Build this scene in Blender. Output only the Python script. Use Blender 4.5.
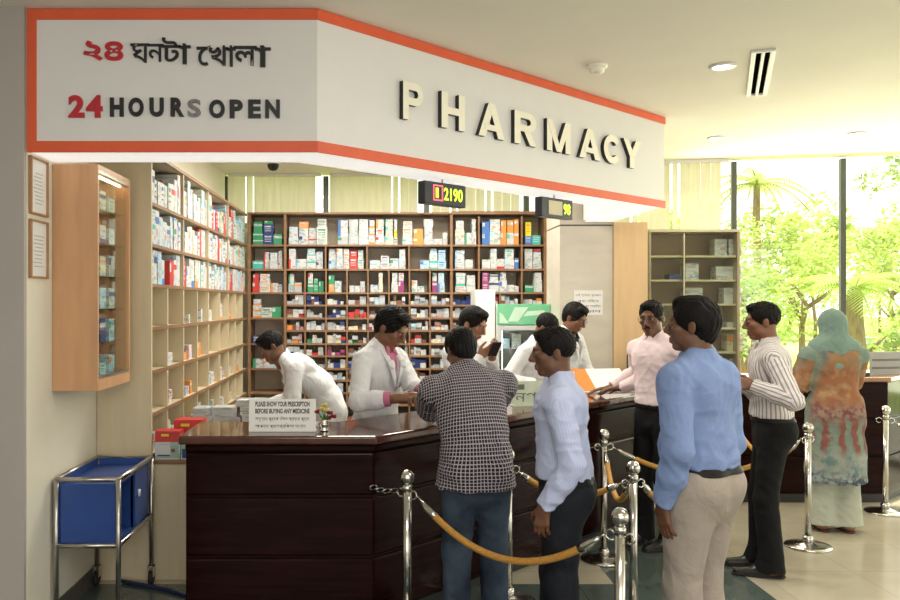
import bpy, bmesh, math, random
import numpy as np
from mathutils import Vector, Matrix

for _o in list(bpy.data.objects): bpy.data.objects.remove(_o)
SC = bpy.context.scene
COL = SC.collection
PI = math.pi

# ------------------------------------------------------------------ camera
cam_data = bpy.data.cameras.new('camera')
cam = bpy.data.objects.new('camera', cam_data); COL.objects.link(cam)
cam_data.sensor_width = 36.0
cam_data.lens = 34.0
cam_data.shift_x = 70.0/900.0
cam_data.shift_y = 4.0/900.0
cam_data.clip_end = 300
cam.location = (0, 0, 1.70)
cam.rotation_euler = (PI/2, 0, 0)
SC.camera = cam

# ------------------------------------------------------------------ world, sun, big lights, exposure
world = bpy.data.worlds.new('world'); SC.world = world
world.use_nodes = True
bg = world.node_tree.nodes['Background']
bg.inputs[0].default_value = (1.0, 1.0, 0.93, 1)
bg.inputs[1].default_value = 2.3
sun_d = bpy.data.lights.new('sun', 'SUN'); sun_d.energy = 10.0; sun_d.angle = 0.03; sun_d.color = (1.0, 0.97, 0.80)
sun = bpy.data.objects.new('sun', sun_d); COL.objects.link(sun)
sun.rotation_euler = (math.radians(-18), math.radians(22), 0)

def area(name, loc, rot, sx, sy, power, color=(1, 1, 1), spread=180):
    d = bpy.data.lights.new(name, 'AREA'); d.shape = 'RECTANGLE'; d.size = sx; d.size_y = sy
    d.energy = power; d.color = color; d.spread = math.radians(spread)
    o = bpy.data.objects.new(name, d); COL.objects.link(o); o.location = loc; o.rotation_euler = rot
    return o
# unseen fills added for the lobby front and hall; window daylight; pharmacy ceiling lamps
area('lobby_front_fill', (1.0, -3.2, 1.7), (math.radians(90), 0, 0), 7.0, 2.6, 140, (1.0, 0.96, 0.95))
area('hall_front_fill', (0.4, 0.6, 3.12), (0, 0, 0), 3.0, 0.6, 75, (1.0, 0.96, 0.90))
area('window_daylight', (4.6, 8.25, 1.9), (math.radians(-90), 0, math.radians(-11)), 3.2, 2.2, 110, (1.0, 0.98, 0.74))
area('pharmacy_ceiling_lamp', (-0.1, 6.6, 3.10), (0, 0, 0), 1.6, 0.5, 72, (1.0, 0.95, 0.84))
area('pharmacy_rear_lamp', (0.3, 8.0, 3.10), (0, 0, 0), 2.4, 0.4, 60, (1.0, 0.95, 0.82))
area('hall_ceiling_fill', (2.6, 3.6, 3.12), (0, 0, 0), 1.4, 0.6, 30, (1.0, 0.96, 0.88))  # unseen overhead fill, added to brighten the hall

SC.view_settings.view_transform = 'Standard'
SC.view_settings.look = 'None'
SC.view_settings.gamma = 1.0
SC.view_settings.use_curve_mapping = False
SC.view_settings.exposure = 0.0

# ------------------------------------------------------------------ materials
MATS = {}
def mat(name, color, rough=0.5, metal=0.0, var=0.06, scale=8.0, bump=0.0, spec=0.5, stretch=None, coat=0.0):
    """procedural principled material: base colour gently varied by noise, optional bump"""
    if name in MATS: return MATS[name]
    m = bpy.data.materials.new(name); m.use_nodes = True
    nt = m.node_tree; p = nt.nodes['Principled BSDF']
    p.inputs['Roughness'].default_value = rough; p.inputs['Metallic'].default_value = metal
    p.inputs['Specular IOR Level'].default_value = spec
    p.inputs['Coat Weight'].default_value = coat
    tc = nt.nodes.new('ShaderNodeTexCoord'); mp = nt.nodes.new('ShaderNodeMapping')
    nt.links.new(tc.outputs['Object'], mp.inputs[0])
    if stretch: mp.inputs['Scale'].default_value = stretch
    nz = nt.nodes.new('ShaderNodeTexNoise'); nz.inputs['Scale'].default_value = scale; nz.inputs['Detail'].default_value = 3
    nt.links.new(mp.outputs[0], nz.inputs['Vector'])
    rp = nt.nodes.new('ShaderNodeValToRGB')
    c = color
    rp.color_ramp.elements[0].position = 0.3; rp.color_ramp.elements[1].position = 0.7
    rp.color_ramp.elements[0].color = (c[0]*(1-var), c[1]*(1-var), c[2]*(1-var), 1)
    rp.color_ramp.elements[1].color = (min(1, c[0]*(1+var)), min(1, c[1]*(1+var)), min(1, c[2]*(1+var)), 1)
    nt.links.new(nz.outputs[0], rp.inputs[0]); nt.links.new(rp.outputs[0], p.inputs['Base Color'])
    if bump:
        b = nt.nodes.new('ShaderNodeBump'); b.inputs['Strength'].default_value = bump; b.inputs['Distance'].default_value = 0.01
        nt.links.new(nz.outputs[0], b.inputs['Height']); nt.links.new(b.outputs[0], p.inputs['Normal'])
    MATS[name] = m
    return m

def emit(name, color, strength):
    if name in MATS: return MATS[name]
    m = bpy.data.materials.new(name); m.use_nodes = True
    p = m.node_tree.nodes['Principled BSDF']
    p.inputs['Base Color'].default_value = (*color, 1)
    p.inputs['Emission Color'].default_value = (*color, 1); p.inputs['Emission Strength'].default_value = strength
    MATS[name] = m
    return m

def glass(name, tint=(0.95, 1, 0.97), refl=0.1, rough=0.02, ior=1.5):
    if name in MATS: return MATS[name]
    m = bpy.data.materials.new(name); m.use_nodes = True
    nt = m.node_tree; nt.nodes.remove(nt.nodes['Principled BSDF'])
    out = nt.nodes['Material Output']
    t = nt.nodes.new('ShaderNodeBsdfTransparent'); t.inputs[0].default_value = (*tint, 1)
    g = nt.nodes.new('ShaderNodeBsdfGlossy'); g.inputs['Roughness'].default_value = rough
    mx = nt.nodes.new('ShaderNodeMixShader'); lw = nt.nodes.new('ShaderNodeFresnel'); lw.inputs['IOR'].default_value = ior
    ad = nt.nodes.new('ShaderNodeMath'); ad.operation = 'ADD'; ad.inputs[1].default_value = refl
    nt.links.new(lw.outputs[0], ad.inputs[0])
    # a thin pane: only its outer skin reflects, the inner side lets everything out again
    ge = nt.nodes.new('ShaderNodeNewGeometry'); iv = nt.nodes.new('ShaderNodeMath'); iv.operation = 'SUBTRACT'; iv.inputs[0].default_value = 1.0
    nt.links.new(ge.outputs['Backfacing'], iv.inputs[1]); fm = nt.nodes.new('ShaderNodeMath'); fm.operation = 'MULTIPLY'
    nt.links.new(ad.outputs[0], fm.inputs[0]); nt.links.new(iv.outputs[0], fm.inputs[1]); nt.links.new(fm.outputs[0], mx.inputs[0])
    nt.links.new(t.outputs[0], mx.inputs[1]); nt.links.new(g.outputs[0], mx.inputs[2]); nt.links.new(mx.outputs[0], out.inputs[0])
    MATS[name] = m
    return m

# ------------------------------------------------------------------ object helpers
def link(o, parent=None, world=False):
    COL.objects.link(o)
    if parent is not None:
        o.parent = parent
        if world: o.matrix_parent_inverse = parent.matrix_basis.inverted()   # mesh given in world coordinates
    return o

def tag(o, label=None, cat=None, group=None, kind=None):
    if label: o['label'] = label
    if cat: o['category'] = cat
    if group: o['group'] = group
    if kind: o['kind'] = kind
    return o

def thing(name, label, cat, loc=(0, 0, 0), rz=0.0, group=None):
    o = bpy.data.objects.new(name, None); o.empty_display_size = 0.1
    link(o); o.location = loc; o.rotation_euler = (0, 0, rz)
    return tag(o, label, cat, group)

class MB:
    """collects shapes into one bmesh, built as ONE object"""
    def __init__(s): s.bm = bmesh.new(); s.mi = 0
    def _new(s, verts, faces):
        vs = [s.bm.verts.new(v) for v in verts]
        for f in faces:
            try:
                ff = s.bm.faces.new([vs[i] for i in f]); ff.material_index = s.mi
            except ValueError: pass
        return vs
    def box(s, x0, x1, y0, y1, z0, z1):
        v = [(x, y, z) for z in (z0, z1) for y in (y0, y1) for x in (x0, x1)]
        s._new(v, [(0, 2, 3, 1), (4, 5, 7, 6), (0, 1, 5, 4), (2, 6, 7, 3), (0, 4, 6, 2), (1, 3, 7, 5)]); return s
    def cbox(s, c, size, R=None):
        hx, hy, hz = size[0]/2, size[1]/2, size[2]/2
        v = [Vector((x, y, z)) for z in (-hz, hz) for y in (-hy, hy) for x in (-hx, hx)]
        if R is not None: v = [R @ p for p in v]
        v = [p + Vector(c) for p in v]
        s._new(v, [(0, 2, 3, 1), (4, 5, 7, 6), (0, 1, 5, 4), (2, 6, 7, 3), (0, 4, 6, 2), (1, 3, 7, 5)]); return s
    def prism(s, poly, z0, z1):
        n = len(poly)
        v = [(x, y, z0) for x, y in poly] + [(x, y, z1) for x, y in poly]
        f = [tuple(range(n))[::-1], tuple(range(n, 2*n))] + [(i, (i+1) % n, n+(i+1) % n, n+i) for i in range(n)]
        s._new(v, f); return s
    def tube(s, pts, r, seg=10, caps=True):
        pts = [Vector(p) for p in pts]
        rs = r if isinstance(r, (list, tuple)) else [r]*len(pts)
        rings = []; prev = None
        for i, p in enumerate(pts):
            d = (pts[min(i+1, len(pts)-1)] - pts[max(i-1, 0)]).normalized()
            if prev is None:
                up = Vector((0, 0, 1)) if abs(d.z) < 0.9 else Vector((1, 0, 0))
                a = d.cross(up).normalized()
            else:
                a = (prev - d*prev.dot(d)).normalized()
            prev = a; b = d.cross(a)
            rings.append([s.bm.verts.new(p + (a*math.cos(2*PI*k/seg) + b*math.sin(2*PI*k/seg))*rs[i]) for k in range(seg)])
        for i in range(len(rings)-1):
            for k in range(seg):
                f = s.bm.faces.new([rings[i][k], rings[i][(k+1) % seg], rings[i+1][(k+1) % seg], rings[i+1][k]]); f.smooth = True; f.material_index = s.mi
        if caps:
            s.bm.faces.new(rings[0][::-1]).material_index = s.mi; s.bm.faces.new(rings[-1]).material_index = s.mi
        return s
    def lathe(s, prof, c=(0, 0, 0), seg=24):
        """prof: list of (r, z)"""
        c = Vector(c); rings = []
        for r, z in prof:
            if r < 1e-5: rings.append([s.bm.verts.new(c + Vector((0, 0, z)))])
            else: rings.append([s.bm.verts.new(c + Vector((r*math.cos(2*PI*k/seg), r*math.sin(2*PI*k/seg), z))) for k in range(seg)])
        for i in range(len(rings)-1):
            A, B = rings[i], rings[i+1]
            for k in range(seg):
                k2 = (k+1) % seg
                if len(A) == 1 and len(B) == 1: continue
                if len(A) == 1: f = s.bm.faces.new([A[0], B[k2], B[k]][::-1])
                elif len(B) == 1: f = s.bm.faces.new([A[k], A[k2], B[0]])
                else: f = s.bm.faces.new([A[k], A[k2], B[k2], B[k]])
                f.smooth = True; f.material_index = s.mi
        return s
    def ball(s, c, r, seg=16):
        n = seg//2
        return s.lathe([(r*math.sin(PI*i/n) if 0 < i < n else 0, -r*math.cos(PI*i/n)) for i in range(n+1)], c, seg)
    def quad(s, *p): s._new(p, [tuple(range(len(p)))]); return s
    def build(s, name, mats, parent=None, bevel=0.0, seg=2, fix=True, world=False):
        if fix: bmesh.ops.recalc_face_normals(s.bm, faces=s.bm.faces[:])
        me = bpy.data.meshes.new(name); s.bm.to_mesh(me); s.bm.free()
        for m in (mats if isinstance(mats, (list, tuple)) else [mats]): me.materials.append(m)
        o = link(bpy.data.objects.new(name, me), parent, world)
        if bevel:
            b = o.modifiers.new('bevel', 'BEVEL'); b.width = bevel; b.segments = seg; b.limit_method = 'ANGLE'; b.angle_limit = math.radians(40)
        return o

def struct(o): o['kind'] = 'structure'; return o

def copy_tree(o, parent=None):
    c = o.copy(); COL.objects.link(c); c.parent = parent
    for ch in list(o.children): copy_tree(ch, c)
    return c

def text_mesh(s, name, m, parent=None, extrude=0.002, bold=0.0, spacing=1.0, shear=0.0, world=False):
    """text turned into a mesh in its own xy plane; returns the object"""
    cu = bpy.data.curves.new('t', 'FONT'); cu.body = s; cu.size = 1.0; cu.extrude = extrude; cu.offset = bold
    cu.space_character = spacing; cu.resolution_u = 4; cu.shear = shear
    t = bpy.data.objects.new('t', cu); COL.objects.link(t)
    dg = bpy.context.evaluated_depsgraph_get(); dg.update()
    me = bpy.data.meshes.new_from_object(t.evaluated_get(dg))
    bpy.data.objects.remove(t); bpy.data.curves.remove(cu)
    me.name = name; me.materials.clear()
    for k in (m if isinstance(m, (list, tuple)) else [m]): me.materials.append(k)
    return link(bpy.data.objects.new(name, me), parent, world)

def fit_text(s, name, m, frame, box, depth=0.004, bold=0.0, spacing=1.0, parent=None, sides=None, world=True):
    """text fitted to box (u0,u1,v0,v1) on the plane frame = (origin, u_dir, v_dir); raised by depth along u x v"""
    o = text_mesh(s, name, [m, sides] if sides else m, parent, extrude=0.5, bold=bold, spacing=spacing, world=world and parent is not None)
    me = o.data; n = len(me.vertices)
    if n == 0: return o
    co = np.zeros(n*3); me.vertices.foreach_get('co', co); co = co.reshape(-1, 3)
    lo = co.min(0); hi = co.max(0)
    u = box[0] + (co[:, 0]-lo[0])/(hi[0]-lo[0])*(box[1]-box[0])
    v = box[2] + (co[:, 1]-lo[1])/(hi[1]-lo[1])*(box[3]-box[2])
    w = (co[:, 2]-lo[2])/(hi[2]-lo[2])*depth
    O, U, V = (np.array(a, float) for a in frame); N = np.cross(U, V)
    co = O + u[:, None]*U + v[:, None]*V + w[:, None]*N
    me.vertices.foreach_set('co', co.ravel()); me.update()
    if sides:
        for p in me.polygons:
            p.material_index = 0 if abs(np.dot(np.array(p.normal), N)) > 0.7 else 1
    return o
ORD = ['first', 'second', 'third', 'fourth', 'fifth', 'sixth', 'seventh', 'eighth', 'ninth', 'tenth', 'eleventh', 'twelfth',
       'thirteenth', 'fourteenth', 'fifteenth', 'sixteenth', 'seventeenth', 'eighteenth', 'nineteenth', 'twentieth']

# ================================================================== THE SETTING
ZC = 3.16
def floor_mat():
    m = bpy.data.materials.new('floor_tiles'); m.use_nodes = True
    nt = m.node_tree; p = nt.nodes['Principled BSDF']; L = nt.links.new
    tc = nt.nodes.new('ShaderNodeTexCoord'); sp = nt.nodes.new('ShaderNodeSeparateXYZ'); L(tc.outputs['Object'], sp.inputs[0])
    def cmp(sock, op, val):
        n = nt.nodes.new('ShaderNodeMath'); n.operation = op; L(sock, n.inputs[0]); n.inputs[1].default_value = val; return n.outputs[0]
    def comb(a, b, op):
        n = nt.nodes.new('ShaderNodeMath'); n.operation = op; L(a, n.inputs[0]); L(b, n.inputs[1]); return n.outputs[0]
    x, y = sp.outputs[0], sp.outputs[1]
    band1 = comb(cmp(x, 'GREATER_THAN', 1.42), cmp(x, 'LESS_THAN', 2.28), 'MULTIPLY')
    band2 = comb(cmp(y, 'LESS_THAN', 5.16), cmp(x, 'LESS_THAN', 2.28), 'MULTIPLY')
    dark = comb(band1, band2, 'MAXIMUM')
    br = nt.nodes.new('ShaderNodeTexBrick'); br.offset = 0
    br.inputs['Scale'].default_value = 1.0; br.inputs['Mortar Size'].default_value = 0.003
    br.inputs['Brick Width'].default_value = 0.6; br.inputs['Row Height'].default_value = 0.6
    br.inputs['Color1'].default_value = (1, 1, 1, 1); br.inputs['Color2'].default_value = (0.95, 0.95, 0.95, 1); br.inputs['Mortar'].default_value = (0.72, 0.72, 0.72, 1)
    L(tc.outputs['Object'], br.inputs['Vector'])
    nz = nt.nodes.new('ShaderNodeTexNoise'); nz.inputs['Scale'].default_value = 5; nz.inputs['Detail'].default_value = 5; L(tc.outputs['Object'], nz.inputs['Vector'])
    r1 = nt.nodes.new('ShaderNodeValToRGB'); L(nz.outputs[0], r1.inputs[0])
    r1.color_ramp.elements[0].color = (0.42, 0.37, 0.28, 1); r1.color_ramp.elements[1].color = (0.52, 0.47, 0.37, 1)
    r2 = nt.nodes.new('ShaderNodeValToRGB'); L(nz.outputs[0], r2.inputs[0])
    r2.color_ramp.elements[0].color = (0.055, 0.075, 0.07, 1); r2.color_ramp.elements[1].color = (0.10, 0.125, 0.115, 1)
    mx = nt.nodes.new('ShaderNodeMix'); mx.data_type = 'RGBA'; L(dark, mx.inputs[0]); L(r1.outputs[0], mx.inputs[6]); L(r2.outputs[0], mx.inputs[7])
    mu = nt.nodes.new('ShaderNodeMix'); mu.data_type = 'RGBA'; mu.blend_type = 'MULTIPLY'; mu.inputs[0].default_value = 1
    L(mx.outputs[2], mu.inputs[6]); L(br.outputs[0], mu.inputs[7]); L(mu.outputs[2], p.inputs['Base Color'])
    p.inputs['Roughness'].default_value = 0.16
    return m
M_wall = mat('cream_wall', (0.78, 0.74, 0.62), 0.6, var=0.03, scale=3)
M_pillar = mat('pillar_paint', (0.42, 0.385, 0.36), 0.6, var=0.04, scale=2)
M_ceil = mat('ceiling_paint', (0.87, 0.83, 0.74), 0.8, var=0.02, scale=2)
M_marble = mat('grey_stone', (0.58, 0.53, 0.45), 0.3, var=0.06, scale=4, stretch=(1, 1, 2.5))
M_groove = mat('dark_joint', (0.09, 0.08, 0.07), 0.6)
M_alu = mat('dark_aluminium', (0.10, 0.11, 0.09), 0.4, metal=0.4)
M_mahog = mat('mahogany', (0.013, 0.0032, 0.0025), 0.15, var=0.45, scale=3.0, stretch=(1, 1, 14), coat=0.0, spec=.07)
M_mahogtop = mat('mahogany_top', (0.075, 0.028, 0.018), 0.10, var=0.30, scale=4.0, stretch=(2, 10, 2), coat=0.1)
M_beech = mat('beech_veneer', (0.56, 0.31, 0.155), 0.4, var=0.10, scale=3, stretch=(6, 6, 0.7))
M_pale = mat('pale_laminate', (0.60, 0.51, 0.34), 0.45, var=0.06, scale=3, stretch=(6, 6, 0.7))
M_edge = mat('brown_shelf_edge', (0.24, 0.13, 0.065), 0.45, var=0.15, scale=6, stretch=(1, 8, 8))
M_maple = mat('maple_veneer', (0.68, 0.47, 0.26), 0.4, var=0.06, scale=3, stretch=(6, 6, 0.7))
M_white = mat('white_paint', (0.80, 0.80, 0.78), 0.45, var=0.015)
M_signwhite = mat('sign_white', (0.78, 0.77, 0.76), 0.5, var=0.01)
M_orange = mat('sign_orange', (0.76, 0.115, 0.04), 0.45, var=0.04)
M_black = mat('black_plastic', (0.012, 0.012, 0.013), 0.4)
M_greyletter = mat('worn_grey_letter', (0.20, 0.20, 0.20), 0.5, var=0.3, scale=60)
M_redletter = mat('red_letter', (0.50, 0.02, 0.03), 0.4)
M_ivory = mat('ivory_letter', (0.93, 0.90, 0.76), 0.4, var=0.02)
M_chrome = mat('polished_steel', (0.58, 0.56, 0.52), 0.18, metal=1.0, var=0.04)
M_steel = mat('brushed_steel', (0.48, 0.46, 0.43), 0.28, metal=1.0, var=0.08, scale=20)
M_rope = mat('gold_rope', (0.50, 0.25, 0.045), 0.7, var=0.18, scale=90, bump=0.25)
M_blue = mat('blue_enamel', (0.018, 0.06, 0.25), 0.38, var=0.08)
M_rubber = mat('black_rubber', (0.02, 0.02, 0.02), 0.7)
M_blind = mat('blind_fabric', (0.76, 0.71, 0.57), 0.8, var=0.05, scale=30, stretch=(1, 1, 0.1))
def _translucent(m, w):
    nt = m.node_tree; p = nt.nodes['Principled BSDF']; t = nt.nodes.new('ShaderNodeBsdfTranslucent'); mx = nt.nodes.new('ShaderNodeMixShader'); mx.inputs[0].default_value = w
    nt.links.new(p.inputs['Base Color'].links[0].from_socket, t.inputs[0]); nt.links.new(p.outputs[0], mx.inputs[1]); nt.links.new(t.outputs[0], mx.inputs[2]); nt.links.new(mx.outputs[0], nt.nodes['Material Output'].inputs[0])
_translucent(M_blind, .22)
M_glass = glass('window_glass', (0.97, 1.0, 0.95), 0.02)
M_cabglass = glass('cabinet_glass', (0.93, 0.95, 0.92), 0.02, ior=1.45)
M_thinglass = glass('thin_cabinet_glass', (0.95, 0.97, 0.94), 0.0, ior=1.30)
M_paper = mat('paper', (0.78, 0.77, 0.75), 0.6, var=0.02)
M_ink = mat('ink', (0.03, 0.03, 0.04), 0.6)
M_lamp = emit('lamp_diffuser', (1.0, 0.97, 0.9), 6.0)
M_soffit = emit('soffit_glow', (1.0, 0.99, 0.97), 0.6)  # glow put into the sign's underside to show it brightly lit

# floor, ceiling
struct(MB().quad((-5, -4, 0), (10, -4, 0), (10, 9.6, 0), (-5, 9.6, 0)).build('floor', floor_mat()))
struct(MB().prism([(-5, -3.4), (10, -3.4), (10, 7.42), (2.05, 8.96), (2.3, 9.68), (-5, 9.68)], ZC, ZC+0.1).build('ceiling', M_ceil))
# left pillar (flush with the sign) and the side wall behind it
struct(MB().box(-5, -1.745, 4.2, 9.7, 0, ZC).build('wall_left', [M_wall]))
struct(MB().box(-5.0, -1.747, 4.17, 4.2, 0, ZC).build('wall_pillar', M_pillar))
struct(MB().box(-5, 10, -3.5, -3.4, 0, ZC).build('wall_rear', M_wall))  # unseen wall, put in to keep sky light off the counter
struct(MB().box(-5.1, -5, -3.5, 4.2, 0, ZC).build('wall_side', M_wall))  # unseen, added with the rear wall to shut out sky light
struct(MB().box(-1.745, -1.733, 4.2, 5.22, 0, 0.10).build('baseboard_left', M_groove))

# rear wall of the pharmacy: low wall, high window with blinds
struct(MB().box(-1.745, 2.3, 9.55, 9.65, 0, 2.55).build('wall_back', M_wall))
def window(name, P, Q, z0, z1, mull, depth=0.07, w=0.06):
    """glazed wall from P to Q (xy) with vertical mullions at the given distances"""
    P = Vector((*P, 0)); Q = Vector((*Q, 0)); L = (Q-P).length; d = (Q-P).normalized(); n = Vector((-d.y, d.x, 0))
    R = Matrix((d, n, Vector((0, 0, 1)))).transposed()
    root = struct(thing(name, None, None, P, math.atan2(d.y, d.x)))
    f = MB()
    f.box(0, L, -depth/2, depth/2, z0, z0+0.06)
    struct(f.build('window_frame', M_alu, root))
    for u in mull:
        struct(MB().box(u-w/2, u+w/2, -depth/2, depth/2, z0+0.06, z1-0.02).build('mullion', M_alu, root, bevel=0.004))
    struct(MB().box(0, L, -0.004, 0.004, z0+0.06, z1-0.02).build('pane', M_glass, root))
    return d, n
window('window_1', (-1.745, 9.6), (2.3, 9.6), 2.55, ZC, [0.03, 1.135, 2.27, 3.395, 4.0])
# hall window: a glazed wall running slightly towards the viewer on the right
WA = Vector((2.05, 8.91)); WB = Vector((8.2, 7.74)); wd = (WB-WA).normalized()
def wl(x):  # distance along the hall window at world x
    return (x-WA.x)/wd.x
window('window_2', WA, WB, 0.0, ZC, [0.05, wl(3.585), wl(4.585), wl(5.82), wl(6.94), wl(8.05)], w=0.05)

def blind(label, P, Q, z0, z1, pitch=0.098, w=0.100, ang=9, gaps=()):
    """vertical blind: headrail + turned fabric slats; gaps = slat numbers turned open"""
    P = Vector((*P, 0)); Q = Vector((*Q, 0)); L = (Q-P).length; d = (Q-P).normalized()
    root = thing('vertical_blind', label, 'blind', P, math.atan2(d.y, d.x), 'vertical blinds')
    MB().box(0, L, -0.02, 0.02, z1-0.035, z1-0.002).build('headrail', M_white, root)
    s = MB(); n = int(L/pitch)
    for i in range(n):
        a = math.radians(52 if i in gaps else ang + 4*math.sin(i*1.7))
        u = (i+0.5)*pitch
        c, sn = math.cos(a)*w/2, math.sin(a)*w/2
        s._new([(u-c, -sn, z0), (u+c, sn, z0), (u+c, sn, z1-0.035), (u-c, -sn, z1-0.035)], [(0, 1, 2, 3)])
    s.build('slats', M_blind, root, fix=False)
    return root
blind('beige vertical blind above the rear shelves, nearest the left wall', (-1.70, 9.5), (-0.66, 9.5), 2.5, ZC, gaps=(2,))
blind('beige vertical blind in the middle above the rear shelves, under the long sign', (-0.56, 9.5), (0.48, 9.5), 2.5, ZC, gaps=(7,))
blind('beige vertical blind above the rear shelves, behind the hanging displays', (0.58, 9.5), (1.62, 9.5), 2.5, ZC, gaps=(2, 6))
_n = Vector((wd.y, -wd.x))
blind('tall beige vertical blind between the grey column and the bright window', WA + wd*0.05 + _n*0.10, WA + wd*(wl(3.52)) + _n*0.10, 0.05, ZC, gaps=(1, 5, 9))

# grey stone column and the veneered end panel beside it
o = struct(MB().box(1.65, 2.135, 7.8, 8.42, 0, 2.415).box(1.65, 2.135, 7.8, 8.42, 2.43, ZC).build('wall_column', M_marble))
struct(MB().box(1.655, 2.13, 7.806, 8.41, 2.412, 2.433).build('trim_1', M_groove))
struct(MB().box(2.14, 2.45, 7.78, 7.84, 0, 2.45).build('wall_panel', M_maple, bevel=0.003))

# ------------------------------------------------------------------ garden outside
def outside():
    g = mat('lawn', (0.30, 0.40, 0.07), 0.9, var=0.3, scale=2)
    struct(MB().quad((-40, 10.2, -0.02), (110, 10.2, -0.02), (110, 110, -0.02), (-40, 110, -0.02)).build('ground', g))
    struct(MB().quad((-30, 29.5, -0.01), (100, 26.5, -0.01), (100, 34, -0.01), (-30, 39, -0.01)).build('path', mat('earth_path', (0.62, 0.34, 0.16), 0.9, var=0.15, scale=1)))
    t = thing('garden_box', 'pale blue block standing on the lawn far beyond the window', 'box', (17.2, 31, 0))
    MB().box(-0.55, 0.55, -0.4, 0.4, 0, 0.42).build('body', mat('pale_blue', (0.25, 0.50, 0.72), 0.5), t, bevel=0.03)
    MB().box(-0.6, 0.6, -0.45, 0.45, 0.42, 0.50).build('lid', mat('pale_blue', (0.25, 0.50, 0.72)), t, bevel=0.02)
    leafm = [mat('leaf_yellow_green', (0.42, 0.50, 0.12), 0.6, var=0.35, scale=1.5), mat('leaf_green', (0.30, 0.42, 0.09), 0.6, var=0.35, scale=1.5), mat('leaf_lime', (0.50, 0.60, 0.16), 0.6, var=0.3, scale=1.5)]
    for q in leafm: _translucent(q, .45)
    bark = mat('bark', (0.24, 0.17, 0.10), 0.9, var=0.3, scale=6, bump=0.4, stretch=(6, 6, 1))
    def tree(label, loc, h, cr, seed, n=1700, trunk_r=0.1, cat='tree', name='garden_tree', group='garden trees and bushes', leaf=0.16, lm=0, cz=None):
        rnd = random.Random(seed)
        root = thing(name, label, cat, loc, 0, group)
        tr = MB(); top = h*0.55
        pts = [(0, 0, -0.02)] + [(rnd.uniform(-.15, .15)*k/3, rnd.uniform(-.15, .15)*k/3, top*k/4) for k in range(1, 5)]
        tr.tube(pts, [trunk_r*(1-0.12*k) for k in range(5)], 8)
        for b in range(7):
            a = rnd.uniform(0, 2*PI); z = rnd.uniform(0.45, 0.95)*top; l = cr*rnd.uniform(0.5, 0.9)
            tr.tube([(0, 0, z), (l*.5*math.cos(a), l*.5*math.sin(a), z+l*.35), (l*math.cos(a), l*math.sin(a), z+l*.8)], [trunk_r*.45, trunk_r*.3, trunk_r*.12], 6)
        tr.build('trunk', bark, root)
        lv = MB()
        cl = [(rnd.gauss(0, cr*.42), rnd.gauss(0, cr*.42), (cz or h*0.66) + rnd.gauss(0, h*.17), cr*rnd.uniform(.22, .42)) for _ in range(16)]
        for i in range(n):
            c = cl[rnd.randrange(16)]
            v = Vector((rnd.gauss(0, 1), rnd.gauss(0, 1), rnd.gauss(0, 1))).normalized()*c[3]*rnd.uniform(.5, 1.05)
            p = Vector(c[:3]) + v
            if p.z < 0.1: p.z = 0.1 + rnd.random()*0.3
            d = Vector((rnd.gauss(0, 1), rnd.gauss(0, 1), rnd.gauss(0, .5))).normalized(); s = d.orthogonal().normalized()
            l = leaf*rnd.uniform(.6, 1.3)
            lv._new([p, p + d*l*.5 + s*l*.28, p + d*l, p + d*l*.5 - s*l*.28], [(0, 1, 2, 3)])
        lv.build('foliage', leafm[lm], root, fix=False)
        return root
    tree('large yellow green tree left of the window mullion, behind the display cabinet', (8.3, 19.5, 0), 3.6, 1.25, 1, 1500, lm=0, leaf=.16)
    tree('broad leafy green bush seen just right of the glass display cabinet', (6.3, 14.5, 0), 2.2, .85, 2, 900, lm=1, leaf=.10)
    tree('leafy tree seen directly left of the central window mullion', (11.2, 22.5, 0), 4.0, 1.3, 3, 1500, lm=2, leaf=.18)
    tree('green tree right of the central window mullion, behind the short palm', (14.2, 23.5, 0), 4.2, 1.3, 4, 1400, lm=0, leaf=.18)
    tree('tree with tall crown at the right edge of the window', (19.0, 28, 0), 8.0, 2.2, 5, 1500, lm=1, leaf=.25)
    tree('low bush on the lawn behind the woman in the headscarf', (9.6, 17.0, 0), 1.4, .7, 6, 700, lm=2, leaf=.11)
    tree('low bush on the lawn right of the short palm', (11.6, 19.0, 0), 1.3, .7, 7, 700, lm=1, leaf=.11)
    tree('distant dense tree filling the gap under the tall palm', (14.6, 40, 0), 5.6, 2.6, 8, 2000, lm=0, leaf=.35)
    tree('distant dense tree near the right edge of the window', (21.0, 41, 0), 6.2, 2.6, 9, 2000, lm=2, leaf=.35)
    tree('distant tree furthest left in the window, beyond the display cabinet', (15.2, 47, 0), 6.6, 2.6, 14, 1800, lm=2, leaf=.4)
    tree('distant tree behind the central window mullion', (23.6, 49, 0), 7.0, 2.8, 15, 1800, lm=0, leaf=.4)
    tree('distant tree furthest right behind the others in the garden', (30.0, 51, 0), 7.4, 2.8, 16, 1800, lm=2, leaf=.4)
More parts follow.
